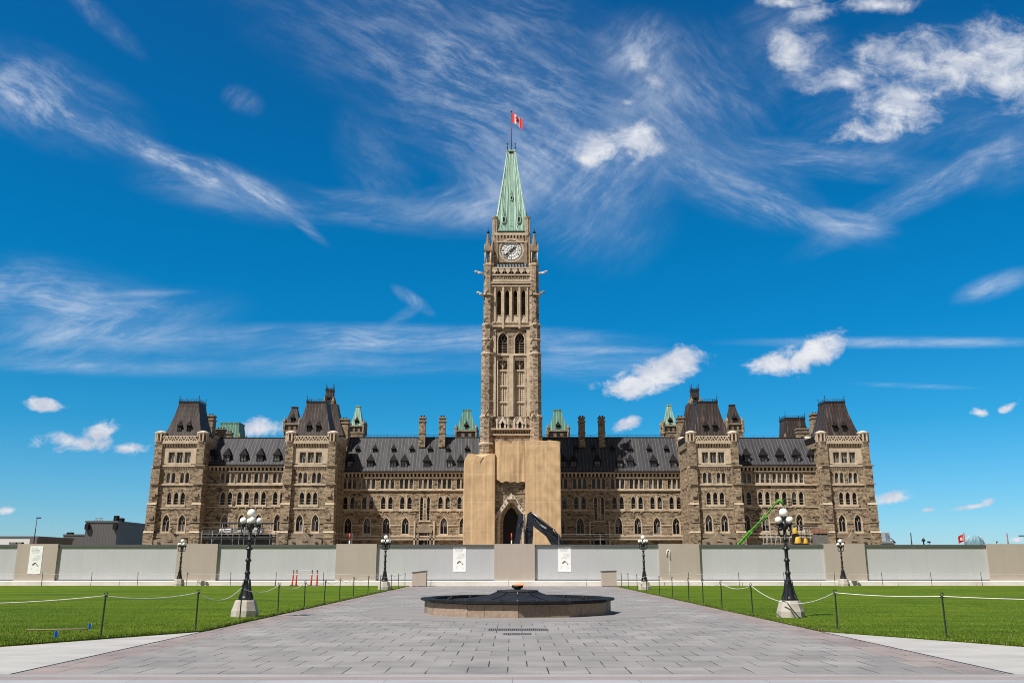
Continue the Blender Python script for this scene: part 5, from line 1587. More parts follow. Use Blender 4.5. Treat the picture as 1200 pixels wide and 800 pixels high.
# ================================================================== ROPE POSTS AND ROPES
M['post'] = mat('black painted steel', (.010, .018, .014), .45, var=.2)
M['rope'] = mat('off white rope', (.66, .65, .60), .9, var=.15, scale=20)
def make_post():
    root = empty('rope_post', (0, 0, 0), 'x', 'rope post', 'black rope posts round the lawns')
    mb = MB(M['post']); mb.lathe([(.026, -.05), (.026, .02), (.021, .03), (.020, .93), (.024, .94), (.001, .96)], (0, 0, 0), 8, M['post']); mb.obj('rod', root)
    mb = MB(M['post'])
    mb.tube([(0, 0, .93), (-.035, 0, .955), (-.04, 0, .99), (0, 0, 1.015), (.04, 0, .99), (.035, 0, .955), (0, 0, .93)], .011, 6)
    mb.tube([(-.05, 0, .92), (.05, 0, .92)], .016, 6); mb.obj('hook', root)
    return root
post0 = make_post(); first = [True]
def put_post(x, y, label, tilt=0.0, k=1.0):
    o = post0 if first[0] else copy_tree(post0)
    first[0] = False
    o.location = (x, y, .03); o.rotation_euler = (0, tilt, 0); o.scale = (1, 1, k); o['label'] = label
def rope(pts, sag, label, r=.0105):
    mb = MB(M['rope']); allp = []
    for i in range(len(pts) - 1):
        a, b = Vector(pts[i]), Vector(pts[i + 1]); sg = sag[i] if isinstance(sag, (list, tuple)) else sag
        for q in range(13 + (i == len(pts) - 2)):
            t = q / 13; p = a.lerp(b, t); p.z -= sg * 4 * t * (1 - t); allp.append(p)
    mb.tube(allp, r, 6)
    setp(mb.obj('rope'), label, 'rope')
LY = [24.3, 29.1, 32.9, 36.2, 39.4, 42.9, 46.7, 51.4, 56.2, 61.3, 65.0, 69.0]
LXs = [-8.23, -8.50, -8.28, -8.1, -7.98, -7.98] + [-8.0] * 6
RY = [24.2, 31.7, 36.2, 39.7, 42.9, 47.2, 51.4, 56.2, 60.4, 65.0, 69.0]
RX = [8.43, 8.2] + [8.18] * 9
for i, y in enumerate(LY): put_post(LXs[i], y, 'black rope post on the left walkway edge, %s from the front' % ORD[i], R([0, 1, -.5, 0, 1.5, 0, .5, 1, 0, -1, 0, 0][i]))
for i, y in enumerate(RY): put_post(RX[i], y, 'black rope post on the right walkway edge, %s from the front' % ORD[i], R([.8, -.8, 0, .5, 0, 0, 1, 0, 0, 0, 0][i]))
put_post(-9.62, 21.9, 'black rope post beside the pale side path at lower left', R(1.2)); put_post(9.98, 21.5, 'black rope post beside the pale side path at lower right', R(-.4))
put_post(-14.6, 19.9, 'black rope post beyond the left edge of the side path'); put_post(14.6, 19.6, 'black rope post beyond the right edge of the side path')
TZ = .965
rope([(-14.6, 19.9, TZ), (-9.62, 21.9, TZ), (-8.23, 24.3, TZ)] + [(LXs[i], LY[i], TZ) for i in range(1, len(LY))], [.14, .10, .28, .20, .18, .16, .14, .13, .12, .1, .1, .1, .1], 'white rope sagging between the posts along the left lawn')
rope([(14.6, 19.6, TZ), (9.98, 21.5, TZ), (8.43, 24.2, TZ)] + [(RX[i], RY[i], TZ) for i in range(1, len(RY))], [.05, .04, .42, .16, .14, .14, .13, .12, .12, .1, .1, .1], 'white rope sagging between the posts along the right lawn')
BXL = [-40.2, -36.4, -32.6, -29.0, -25.2, -21.8, -18.3, -14.6]
for i, x in enumerate(BXL): put_post(x, HOARD - 1.5, 'black rope post before the hoarding on the left, %s from the left' % ORD[i], R(.8 * (-1) ** i))
BXR = [13.7, 17.6, 21.1, 25.0, 28.7, 32.5, 36.4, 40.3]
for i, x in enumerate(BXR): put_post(x, HOARD - 1.5, 'black rope post before the hoarding on the right, %s from the left' % ORD[i], R(-1.4 if i in (1, 2, 4, 5, 6) else 0))
rope([(x, HOARD - 1.5, TZ) for x in BXL] + [(-8.0, 69.0, TZ)], .1, 'thin white rope strung before the hoarding on the left lawn', .011)
rope([(8.18, 69.0, TZ)] + [(x, HOARD - 1.5, TZ) for x in BXR], .1, 'thin white rope strung before the hoarding on the right lawn', .011)

# ================================================================== DELINEATOR POSTS
def make_delin():
    root = empty('delineator_post', (0, 0, 0), 'x', 'safety post', 'orange safety posts on the left lawn')
    orange = mat('faded orange plastic', (.62, .07, .045), .5, var=.15)
    mb = MB(orange, mat('white reflective band', (.7, .62, .6), .5))
    mb.lathe([(.075, .04), (.07, .1), (.055, .75), (.05, .80)], (0, 0, 0), 12, orange); mb.lathe([(.058, .80), (.054, .90)], (0, 0, 0), 12, mb.mats[1])
    mb.lathe([(.048, .90), (.045, 1.03), (.001, 1.05)], (0, 0, 0), 12, orange); mb.obj('shaft', root)
    mb = MB(M['iron']); mb.lathe([(.045, 1.03), (.045, 1.1), (.03, 1.12), (.055, 1.16), (.001, 1.2)], (0, 0, 0), 10); mb.obj('handle', root)
    mb = MB(mat('dark rubber', (.03, .03, .03), .8)); mb.lathe([(.21, 0), (.2, .04), (.09, .06), (.08, .08)], (0, 0, 0), 8); mb.obj('base', root)
    return root
d0 = make_delin()
for i, (x, y, lb, tl) in enumerate(((-16.95, 71.2, 'orange safety post on the lawn, leftmost of four', 4), (-16.60, 71.0, 'orange safety post on the lawn, second from the left of four', 1), (-15.50, 71.2, 'orange safety post on the lawn, third from the left of four', 3), (-15.0, 71.0, 'orange safety post on the lawn, rightmost of four', 0))):
    o = d0 if i == 0 else copy_tree(d0)
    o.location = (x, y, .035); o['label'] = lb; o.rotation_euler = (0, R(tl), 0)
mb = MB(M['rope']); mb.tube([(-16.60, 71.0, 1.17), (-15.43, 71.2, 1.19), (-15.0, 71.0, 1.15)], .012, 5); setp(mb.obj('cord'), 'thin pale cord tied between the tops of the orange safety posts', 'cord')

# ================================================================== TIMBER BINS AT THE END OF THE WALKWAY
def bin_(x, y, w_, flip, label):
    root = empty('ballast_box', (x, y, 0), label, 'box', 'taupe boxes at the end of the walkway')
    mb = MB(M['htan'])
    hl, hr = (1.02, 1.14) if flip > 0 else (1.10, 1.14)
    mb.loft([[(-w_ / 2, -.5, .04), (w_ / 2, -.5, .04), (w_ / 2, .6, .04), (-w_ / 2, .6, .04)], [(-w_ / 2, -.5, hl), (w_ / 2, -.5, hr), (w_ / 2, .6, hr), (-w_ / 2, .6, hl)]], None, True, True)
    mb.obj('case', root)
    mb = MB(M['cap'])
    mb.hexa([(-w_ / 2 - .04, -.54, hl + .003), (w_ / 2 + .04, -.54, hr + .003), (w_ / 2 + .04, .64, hr + .003), (-w_ / 2 - .04, .64, hl + .003), (-w_ / 2 - .04, -.54, hl + .05), (w_ / 2 + .04, -.54, hr + .05), (w_ / 2 + .04, .64, hr + .05), (-w_ / 2 - .04, .64, hl + .05)])
    mb.obj('lid', root)
    mb = MB(M['iron'])
    for q in (-.4, 0, .4): mb.box(q * w_ - .07, q * w_ + .07, -.45, .5, 0, .037)
    mb.obj('foot', root)
bin_(-7.1, 71.0, 1.05, 1, 'taupe box with dark sloping lid at the far left end of the walkway')
bin_(7.45, 71.0, 1.1, -1, 'taupe box with dark lid at the far right end of the walkway')

# ================================================================== FLAME FOUNTAIN
def fountain():
    cx, cy = .2, 33.2
    root = empty('flame_fountain', (cx, cy, 0), 'twelve sided stone fountain with dark rim and a burning flame at its middle', 'fountain')
    st = mat('brown granite', (.30, .225, .17), .8, var=.30, scale=9, bump=.5, bscale=60)
    st2 = mat('darker brown granite', (.22, .17, .135), .8, var=.30, scale=9, bump=.5, bscale=60)
    rimm = mat('polished dark granite', (.012, .013, .013), .6, var=.5, scale=5, spec=.2)
    N = 12; Ro = 3.42
    def poly(r, ph=0.0): return [(r * math.sin(2 * math.pi * i / N + ph), -r * math.cos(2 * math.pi * i / N + ph)) for i in range(N)]
    ho = .405
    base = poly(Ro - .10); rim = poly(Ro + .05)
    # faces of stone slabs, two blocks each
    for i in range(N):
        a, b = Vector(base[i]), Vector(base[(i + 1) % N])
        mid = a.lerp(b, .34 if i % 2 else .62)
        mb = MB(st, st2)
        nrm = Vector((a.x + b.x, a.y + b.y)).normalized()
        for (p, q, m_, o_) in ((a, mid, st if (i * 5) % 3 else st2, 0.0), (mid, b, st2 if (i * 7) % 4 == 0 else st, .008)):
            d = (q - p).normalized() * .006
            p, q = p + d + nrm * o_, q - d + nrm * o_
            i0, i1 = p * .9, q * .9
            mb.hexa([(p.x, p.y, 0), (q.x, q.y, 0), (i1.x, i1.y, 0), (i0.x, i0.y, 0), (p.x, p.y, ho), (q.x, q.y, ho), (i1.x, i1.y, ho), (i0.x, i0.y, ho)], m_)
        mb.obj('side_slab', root)
    mb = MB(rimm)
    ri = poly(Ro - .32)
    rings = []
    for (P_, z) in ((ri, ho - .02), (poly(Ro - .10), ho + .002), (rim, ho + .035), (rim, ho + .11), (poly(Ro + .02), ho + .125), (poly(Ro - .28), ho + .125), (ri, ho + .10), (ri, ho - .12)):
        rings.append([(x, y, z) for x, y in P_])
    mb.loft(rings[::1], rimm)
    mb.obj('rim', root)
    mb = MB(mat('fountain water', (.10, .12, .125), .06, var=.1, spec=.8))
    mb.face([(x, y, ho + .02) for x, y in poly(Ro - .31)])
    mb.obj('water', root)
    # sloping centre of twelve bronze shield panels
    bronze = mat('dark bronze', (.016, .016, .019), .6, var=.6, scale=4, bump=.6, bscale=14, spec=.25)
    prof = [(2.6, ho + .03), (2.2, ho + .06), (1.6, ho + .12), (1.05, ho + .21), (.72, ho + .335), (.68, ho + .36)]
    for i in range(N):
        mb = MB(bronze)
        a0, a1 = 2 * math.pi * (i + .04) / N, 2 * math.pi * (i + .96) / N
        am = (a0 + a1) / 2
        P = lambda r, a, z: (r * math.sin(a), -r * math.cos(a), z)
        for (ra, za), (rb, zb) in zip(prof, prof[1:]):
            mb.face([P(ra, a0, za), P(ra, a1, za), P(rb, a1, zb), P(rb, a0, zb)])
        mb.face([P(prof[0][0], a1, prof[0][1]), P(prof[0][0], a0, prof[0][1]), P(prof[0][0], a0, ho - .1), P(prof[0][0], a1, ho - .1)])
        sh = [(-.11, .12), (-.11, -.04), (0, -.15), (.11, -.04), (.11, .12)]
        pts = [P(2.15 + v * 1.4, am + u / 2.1, ho + .075 - v * .10 + .02) for u, v in sh]
        mb.face(pts[::-1]); mb.face(pts)
        mb.sphere(P(2.5, am, ho + .08), .07, None, 8, 6)
        mb.obj('shield_panel', root)
    mb = MB(mat('dark slate cap', (.028, .028, .032), .6, var=.5, scale=6, spec=.25))
    mb.lathe([(.74, ho + .325), (.76, ho + .345), (.72, ho + .375), (.30, ho + .40), (.001, ho + .40)], (0, 0, 0), 24, None, False)
    mb.obj('cap', root)
    mb = MB(mat('blackened steel', (.008, .007, .006), .6))
    mb.lathe([(.10, ho + .39), (.11, ho + .42), (.19, ho + .45), (.215, ho + .50), (.20, ho + .545), (.15, ho + .53), (.001, ho + .47)], (0, 0, 0), 20)
    mb.obj('burner', root)
    # flame: thin licking tongues of emissive gas
    fm_ = bpy.data.materials.new('gas flame'); fm_.use_nodes = True
    t = NT(fm_.node_tree); t.n.clear()
    out = t.node('ShaderNodeOutputMaterial'); em = t.node('ShaderNodeEmission'); tr = t.node('ShaderNodeBsdfTransparent'); mx = t.node('ShaderNodeMixShader')
    g = t.node('ShaderNodeNewGeometry'); nz = t.noise(g.outputs['Position'], 9, 4, .6)
    t.put(em.inputs[0], t.mix(nz, (1.0, .22, .05), (1.0, .50, .20))); em.inputs[1].default_value = 1.1
    t.put(mx.inputs[0], t.smooth(nz, .36, .66, 0.05, .8)); t.l.new(tr.outputs[0], mx.inputs[1]); t.l.new(em.outputs[0], mx.inputs[2]); t.l.new(mx.outputs[0], out.inputs[0])
    rr = random.Random(11)
    mb = MB(fm_)
    for i in range(14):
        a = rr.uniform(0, 2 * math.pi); r_ = rr.uniform(0, .17); h_ = rr.uniform(.06, .17)
        x, y = r_ * math.cos(a), r_ * math.sin(a); lx = rr.uniform(.0, .14)
        mb.tube([(x, y, ho + .48), (x + lx * .3, y, ho + .48 + h_ * .45), (x + lx * .7, y + .02, ho + .48 + h_ * .8), (x + lx, y + .02, ho + .48 + h_)], .055, 7, None, True, .006)
    mb.obj('flame', root)
    return root
fountain()
# iron grates in front
gm = mat('galvanised grate', (.17, .17, .17), .5, var=.2)
def grate(x0, x1, y0, y1, label):
    mb = MB(gm, M['inner'])
    mb.box(x0, x1, y0, y1, -.01, .004, M['inner'])
    mb.box(x0, x1, y0, y0 + .03, .004, .012); mb.box(x0, x1, y1 - .03, y1, .004, .012)
    n_ = int((x1 - x0) / .05)
    for i in range(n_ + 1):
        x = x0 + (x1 - x0) * i / n_; mb.box(x - .012, x + .012, y0 + .03, y1 - .03, .004, .011)
    setp(mb.obj('floor_grate'), label, 'grate', 'iron grates in the paving')
grate(-.62, .95, 24.35, 25.15, 'wide iron grate in the paving in front of the fountain')
grate(-.22, .48, 23.0, 23.5, 'small iron grate in the paving, nearer than the wide one')

# ================================================================== BLUE MARKER FLAGS AND VALVE COVERS ON THE LAWN
def mflag(px, py_base, py_top, label, lean):
    y = Dg(py_base); x = Xp(px, py_base, y)
    h = Zp(py_top, y) + 0
    root = empty('marker_flag', (x, y, .03), label, 'marker flag', 'small blue utility flags in the left lawn')
    mb = MB(mat('wire', (.3, .3, .3), .5)); mb.tube([(0, 0, -.05), (lean * .5, 0, h * .5), (lean, 0, h)], .006, 5); mb.obj('wire', root)
    mb = MB(mat('blue plastic flag', (.015, .22, .75), .5, var=.1))
    w_ = .10
    n_ = 6
    for i in range(n_):
        a, b = i / n_, (i + 1) / n_
        f = lambda t: (lean - t * w_ * .8, .03 * math.sin(t * 6), 0)
        p, q = f(a), f(b)
        mb.face([(p[0], p[1], h - .14), (q[0], q[1], h - .155), (q[0], q[1], h - .02), (p[0], p[1], h)])
    mb.obj('pennant', root)
mflag(105.5, 741, 731, 'small blue marker flag in the left lawn, the taller right one', .02)
mflag(67.5, 750, 740, 'small blue marker flag in the left lawn, the lower left one', -.01)
mb = MB(mat('weathered wood', (.20, .17, .12), .9)); mb.tube([(-12.4, 23.9, .06), (-11.1, 24.0, .07), (-10.9, 24.02, .08)], .02, 6); setp(mb.obj('stake'), 'pale wooden stake lying on the grass beside the blue marker flags', 'stake')

# ================================================================== CONSTRUCTION PLANT BEHIND THE HOARDING
def at(px, py, D): return Vector((Xp(px, py, D), D, Zp(py, D)))
def plate(mb, pts, y0, y1, m=None):
    n_ = len(pts)
    A = sum(pts[i][0] * pts[(i + 1) % n_][1] - pts[(i + 1) % n_][0] * pts[i][1] for i in range(n_))
    if A < 0: pts = pts[::-1]
    mb.prism(pts, y0, y1, m)
ED_ = 100.0
ex = empty('excavator', (Xp(640, 640, ED_), ED_, .8), 'dark blue excavator with raised folded arm behind the hoarding below the tower', 'excavator')
navy = mat('navy painted steel', (.014, .019, .030), .45, var=.45, scale=2); chrome = mat('chromed ram', (.22, .22, .23), .35, metal=.7)
def local(o, root): o.location = Vector((0, 0, 0)) - root.location
q = lambda l: [(Xp(a, b, ED_), Zp(b, ED_)) for a, b in l]
mb = MB(navy, M['iron'])
plate(mb, q([(622, 599.5), (626, 601), (656, 627), (660, 636), (664, 648), (652, 648), (640, 628), (626, 617), (621, 610)]), ED_ - .3, ED_ + .3, navy)
plate(mb, q([(630, 609), (633, 608), (650, 623), (648, 626)]), ED_ - .42, ED_ - .302, M['iron'])
local(mb.obj('boom', ex), ex)
mb = MB(mat('white decal', (.62, .62, .64), .5))
for i in range(7):
    a = at(632 + i * 1.25, 614.3 + i * .72, ED_)
    mb.box(a.x - .035, a.x + .035, ED_ - .432, ED_ - .422, a.z - .10, a.z + .10)
    if i % 2: mb.box(a.x - .035, a.x + .07, ED_ - .432, ED_ - .422, a.z + .04, a.z + .09)
    else: mb.box(a.x - .035, a.x + .07, ED_ - .432, ED_ - .422, a.z - .09, a.z - .04)
local(mb.obj('lettering', ex), ex)
mb = MB(navy)
plate(mb, q([(618, 602), (622, 599), (625, 606), (625, 622), (623, 650), (612, 650), (616, 620)]), ED_ - .25, ED_ + .25, navy)
plate(mb, q([(608, 603), (613, 601.5), (614, 612), (611, 625), (607, 650), (599, 650), (604, 628), (606, 612)]), ED_ - .6, ED_ - .2, navy)
local(mb.obj('stick', ex), ex)
for (a, b, r_) in (((623, 600), (648, 620), .1), ((648, 620), (656, 632), .16), ((614, 603), (615, 640), .1), ((608, 615), (621, 618), .06)):
    mb = MB(chrome if r_ < .15 else M['iron']); mb.tube([at(*a, ED_ - .5), at(*b, ED_ - .5)], r_, 8); local(mb.obj('hydraulic_ram', ex), ex)
mb = MB(M['iron']); mb.tube([at(612, 610, ED_ - .6), at(608, 616, ED_ - .7), at(612, 622, ED_ - .7), at(620, 618, ED_ - .6)], .04, 6); mb.tube([at(626, 606, ED_ - .4), at(640, 624, ED_ - .6), at(652, 634, ED_ - .5)], .04, 6); local(mb.obj('hose', ex), ex)
mb = MB(navy, M['glass']); X0 = Xp(660, 640, ED_)
mb.bbox(X0 - .3, X0 + 2.9, ED_ - 1.2, ED_ + 1.2, 1.3, 2.15, .1, navy); mb.bbox(X0 - .2, X0 + 1.0, ED_ + .35, ED_ + 1.2, 2.15, 2.6, .08, M['glass']); local(mb.obj('body', ex), ex)
for yy in (-1.3, 1.0):
    mb = MB(M['iron']); mb.bbox(X0 - .7, X0 + 3.1, ED_ + yy, ED_ + yy + .5, .75, 1.28, .2, M['iron']); local(mb.obj('track', ex), ex)

# green telescopic boom lift
BD = 140.0
gl = mat('lime green paint', (.10, .38, .03), .5, var=.2)
bl_ = empty('boom_lift', (Xp(868, 640, BD), BD, 2.2), 'lime green boom lift raised in front of the right side wing', 'boom lift')
for (a, b, r_) in (((862, 642), (880, 622), .42), ((878, 624), (898, 604), .31), ((896, 606), (911, 587), .22)):
    mb = MB(gl); p, q_ = at(*a, BD), at(*b, BD); d = (q_ - p); L = d.length
    mb.T = Matrix.Translation(p) @ Matrix.Rotation(-math.atan2(d.z, d.x), 4, 'Y'); mb.box(0, L, -r_ / 2, r_ / 2, -r_ / 2, r_ / 2); mb.box(.3, L - .2, -r_ / 2 - .03, -r_ / 2 - .002, -r_ * .12, r_ * .12, M['iron']); mb.box(L - .35, L, -r_ * .62, r_ * .62, -r_ * .62, r_ * .62)
    for q_2 in range(1, int(L / .9)): mb.box(q_2 * .9, q_2 * .9 + .07, -r_ / 2 - .02, -r_ / 2 - .003, -r_ / 2, r_ / 2, M['iron'])
    mb.T = None
    local(mb.obj('boom_section', bl_), bl_)
mb = MB(gl); mb.tube([at(911, 587, BD), at(913, 586, BD), at(919, 591, BD)], .22, 6); local(mb.obj('jib', bl_), bl_)
mb = MB(M['iron'], gl); p = at(920, 592, BD)
for z_ in (0, .55, 1.0):
    mb.tube([p + Vector((-.3, -.5, z_)), p + Vector((.9, -.5, z_)), p + Vector((.9, .5, z_)), p + Vector((-.3, .5, z_)), p + Vector((-.3, -.5, z_))], .035, 4)
for a, b in ((-.3, -.5), (.9, -.5), (.9, .5), (-.3, .5)): mb.tube([p + Vector((a, b, 0)), p + Vector((a, b, 1.0))], .035, 4)
mb.box(p.x - .3, p.x + .9, BD - .5, BD + .5, p.z - .06, p.z - .001, M['iron']); local(mb.obj('basket', bl_), bl_)
mb = MB(gl); p = at(862, 646, BD); mb.bbox(p.x - 1.5, p.x + 1.2, BD - 1, BD + 1, 3.0, 3.9, .15, gl); local(mb.obj('turntable', bl_), bl_)
mb = MB(M['iron'])
for a in (-1.3, 1.0):
    for b in (-1.1, 1.1):
        rings = [[(p.x + a + .5 * math.cos(t), BD + b + yy, 2.75 + .5 * math.sin(t)) for t in [2 * math.pi * i / 16 for i in range(16)]] for yy in (-.2, .2)]
        mb.loft(rings, None, True, True)
local(mb.obj('wheels', bl_), bl_)

# temporary safety rail standing behind the hoarding
galv = mat('galvanised tube', (.17, .17, .175), .5, metal=.3, var=.1)
def srail(pxa, pxb, D, label, tops=(625,)):
    xa, xb = Xp(pxa, 630, D), Xp(pxb, 630, D)
    root = empty('safety_rail', (xa, D, gz(D)), label, 'railing')
    mb = MB(galv); n_ = max(2, int((xb - xa) / 3.6))
    for i in range(n_ + 1):
        x = (xb - xa) * i / n_; mb.tube([(x, 0, 0), (x, 0, Zp(tops[0] - .3, D) - gz(D))], .022, 6)
    mb.obj('uprights', root)
    for tpz in tops:
        z = Zp(tpz, D) - gz(D); mb = MB(galv); mb.tube([(0, 0, z), (xb - xa, 0, z)], .017, 6); mb.obj('rail', root)
    return root
srail(236, 545, 88.0, 'thin grey safety rail behind the hoarding on the left', (625, 631))
srail(655, 800, 88.0, 'thin grey safety rail behind the hoarding right of the wraps', (625.5, 632))
for px, lb in ((409.5, 'slim red and white marker post behind the hoarding left of the wraps'), (599.5, 'slim red and white marker post behind the hoarding before the entrance arch')):
    mb = MB(mat('red paint', (.6, .05, .03), .5), mat('white paint band', (.75, .73, .7), .5)); p = at(px, 637, 87.6); t_ = Zp(624.5, 87.6)
    for i in range(4):
        z0 = .3 + (t_ - .3) * (0 if i == 0 else .52 + .16 * (i - 1)); z1 = .3 + (t_ - .3) * (.52 + .16 * i)
        mb.tube([(p.x, 87.6, z0), (p.x, 87.6, z1)], .06, 8, mb.mats[(i + 1) % 2])
    setp(mb.obj('marker_post'), lb, 'marker post', 'red and white marker posts')

# site cabin with stair and planks, left
sc_ = empty('plank_platform', (Xp(285, 636, 120), 120, 1.6), 'dark steel scaffold platform with planks before the left side wing', 'platform')
SD = 120.0
X = lambda px: Xp(px, 625, SD)
Zq = lambda py: Zp(py, SD)
mb = MB(mat('dark deck', (.05, .055, .06), .6, var=.3))
mb.box(X(262), X(320), SD - 1.5, SD + 1.5, Zq(613.2), Zq(612)); mb.box(X(238), X(322), SD - 1.5, SD + 1.5, Zq(630), Zq(628.5)); mb.box(X(240), X(316), SD + 1.2, SD + 1.5, Zq(640), Zq(626)); local(mb.obj('deck', sc_), sc_)
mb = MB(galv)
for px in (241, 253, 264, 277, 290, 303, 320):
    for yy in (-1.4, 1.4): mb.tube([(X(px), SD + yy, 1), (X(px), SD + yy, Zq(612 if px > 260 else 622))], .05, 6)
for py in (618.5, 622, 626): mb.tube([(X(240), SD - 1.4, Zq(py)), (X(322), SD - 1.4, Zq(py))], .035, 6)
mb.tube([(X(253), SD - 1.45, Zq(636)), (X(264), SD - 1.45, Zq(620))], .04, 6); mb.tube([(X(268), SD - 1.45, Zq(622)), (X(277), SD - 1.45, Zq(636))], .04, 6)
local(mb.obj('tubes', sc_), sc_)
mb = MB(mat('pale bundled sheets', (.42, .41, .40), .7, var=.3), mat('white bags', (.6, .6, .62), .7, var=.2))
rr = random.Random(8)
for i in range(16):
    px = 263 + rr.random() * 44; w_ = rr.uniform(.3, .7); z_ = Zq(623.6); h_ = rr.uniform(.2, .7)
    mb.bbox(X(px) - w_, X(px) + w_, SD - 1.0 + rr.uniform(-.3, .6), SD + .2 + rr.uniform(0, .6), z_, z_ + h_, .06, mb.mats[i % 2])
mb.box(X(240), X(312), SD - 1.3, SD + 1.3, Zq(624.2), Zq(623.7), mb.mats[0]); local(mb.obj('stacked_sheets', sc_), sc_)

# cluster on the right
SR = 120.0
rs = empty('tube_scaffold', (Xp(920, 636, SR), SR, 1.6), 'grey tube scaffold frame before the right side wing', 'scaffold')
mb = MB(mat('weathered tube', (.22, .215, .21), .5, metal=.3, var=.2))
for i, px in enumerate((896, 901, 906, 912, 927, 934, 941, 947, 957, 964)):
    for yy in (-.8, .8): mb.tube([(X(px), SR + yy, 1), (X(px), SR + yy, Zq((625, 620, 627, 622, 618, 615, 617, 619, 622, 616)[i]))], .045, 6)
for py in (619, 624, 628.5, 632): mb.tube([(X(896), SR - .8, Zq(py + .4)), (X(964), SR - .8, Zq(py))], .035, 6)
for a, b, c, d in ((896, 634, 912, 624), (912, 634, 930, 622), (934, 620, 947, 634), (929, 632, 941, 618)): mb.tube([(X(a), SR - .85, Zq(b)), (X(c), SR - .85, Zq(d))], .035, 6)
local(mb.obj('tubes', rs), rs)
mb = MB(mat('dark planks', (.07, .06, .05), .8, var=.3)); mb.box(X(932), X(958), SR - .7, SR + .7, Zq(616.6), Zq(615)); mb.box(X(945), X(974), SR - .8, SR + .8, Zq(628), Zq(626.6)); local(mb.obj('deck', rs), rs)
cr = MB(mat('rusty red timber', (.27, .12, .07), .8, var=.2)); cr.bbox(X(948), X(962.5), 117.2, 118.8, Zp(624.8, 118), Zp(619, 118), .05)
for px in (950, 954, 958.5, 961): cr.box(X(px) - .06, X(px) + .06, 117.14, 117.195, Zp(624.8, 118), Zp(619, 118), M['trimd'])
cr.box(X(948), X(962), 117.3, 118.7, Zp(640, 118), Zp(626, 118), mat('grey pallet stack', (.15, .14, .13), .8, var=.4)); cr.box(X(949), X(961.5), 117.35, 118.65, Zp(626, 118), Zp(624.8, 118), M['dark'])
setp(cr.obj('crate'), 'rust brown crate stacked high beside the yellow sacks on the right', 'crate')
yel = mat('yellow tarpaulin', (.58, .34, .03), .7, var=.12)
def sack(px, py0, py1, wpx, D, label, base=True):
    x = Xp(px, py1, D); w_ = wpx / F * D / 2; z0, z1 = Zp(py1, D), Zp(py0, D)
    mb = MB(yel, M['dark'])
    rings = []
    for i in range(7):
        t = i / 6; r_ = w_ * (1 - .55 * t ** 2)
        rings.append([(x + r_ * (1 + .12 * math.sin(5 * a + i)) * math.cos(a), D + r_ * .7 * math.sin(a), z0 + (z1 - z0) * t) for a in [2 * math.pi * k / 14 for k in range(14)]])
    mb.loft(rings, yel, True, True, True)
    if base: mb.box(x - w_ * .9, x + w_ * .9, D - .5, D + .5, gz(D), z0 - .003, M['dark'])
    setp(mb.obj('tarpaulin_bundle'), label, 'tarpaulin', 'yellow covered bundles of building material')
sack(932, 618, 625.5, 6, 117.5, 'yellow bundle perched highest beside the near right lamp'); sack(935.5, 628.5, 637, 8, 116, 'wide yellow bundle just above the hoarding right of the lamp'); sack(944.5, 630.5, 637, 5.5, 116, 'small yellow bundle just above the hoarding, rightmost of three')

# ================================================================== FAR BUILDINGS
zinc = bpy.data.materials.new('dark ribbed cladding'); zinc.use_nodes = True
t = NT(zinc.node_tree); b = t.n['Principled BSDF']; pos, u, z, (x_, y_, z_), geo = wall_uv(t)
s_ = t.m('GREATER_THAN', t.m('FRACT', t.m('DIVIDE', u, .6)), .88)
t.put(b.inputs['Base Color'], t.mix(s_, t.mix(t.noise(pos, .3, 4, .6), (.085, .08, .085), (.115, .11, .115)), (.05, .05, .052))); b.inputs['Roughness'].default_value = .55
MD = 186.0
md = empty('office_building', (Xp(120, 636, MD), MD, GZ), 'dark windowless ribbed metal block left of the stone building', 'building')
mb = MB(zinc, M['cap'])
zt = Zp(612, MD); x0, x1 = Xp(101, 612, MD), Xp(138, 612, MD)
mb.box(x0, x1, MD, 232, 0, zt, zinc); mb.box(x0 - .15, x1 + .15, MD - .15, 232.1, zt, zt + .35, M['cap'])
x2 = Xp(73, 627, MD); z2 = Zp(627, MD); mb.box(x2, x0 - .002, MD + .5, 215, 0, z2, zinc); mb.box(x2 - .1, x0 - .003, MD + .4, 215, z2, z2 + .25, M['cap'])
local(mb.obj('wall', md), md)
mb = MB(M['dark'])
for px in (103, 136): p = at(px, 616.5, MD); mb.bbox(p.x - .4, p.x + .5, MD - .7, MD - .002, p.z - .6, p.z + .5, .1)
local(mb.obj('vent_hood', md), md)
mb = MB(galv)
a, b_ = Xp(111, 608, MD + 3), Xp(120, 608, MD + 3)
for i in range(6): x = a + (b_ - a) * i / 5; mb.tube([(x, MD + 3, zt), (x, MD + 3, zt + 1.0)], .06, 5)
mb.tube([(a, MD + 3, zt + 1.0), (b_, MD + 3, zt + 1.0)], .06, 5)
local(mb.obj('roof_rail', md), md)
mb = MB(M['dark']); p = at(136, 610, MD + 2); mb.bbox(p.x - .4, p.x + .5, MD + 1.5, MD + 2.5, zt + .3, zt + 1.5, .1); local(mb.obj('roof_unit', md), md)
mb = MB(M['dark']); mb.bbox(p.x + .8, p.x + 1.6, MD + 1.5, MD + 2.5, zt + .3, zt + 1.0, .1); local(mb.obj('roof_unit', md), md)
mb = MB(M['dark']); p = at(83, 626, MD + 3); mb.bbox(p.x - .5, p.x + .7, MD + 2, MD + 3, z2 + .2, z2 + .7, .1); local(mb.obj('roof_unit', md), md)

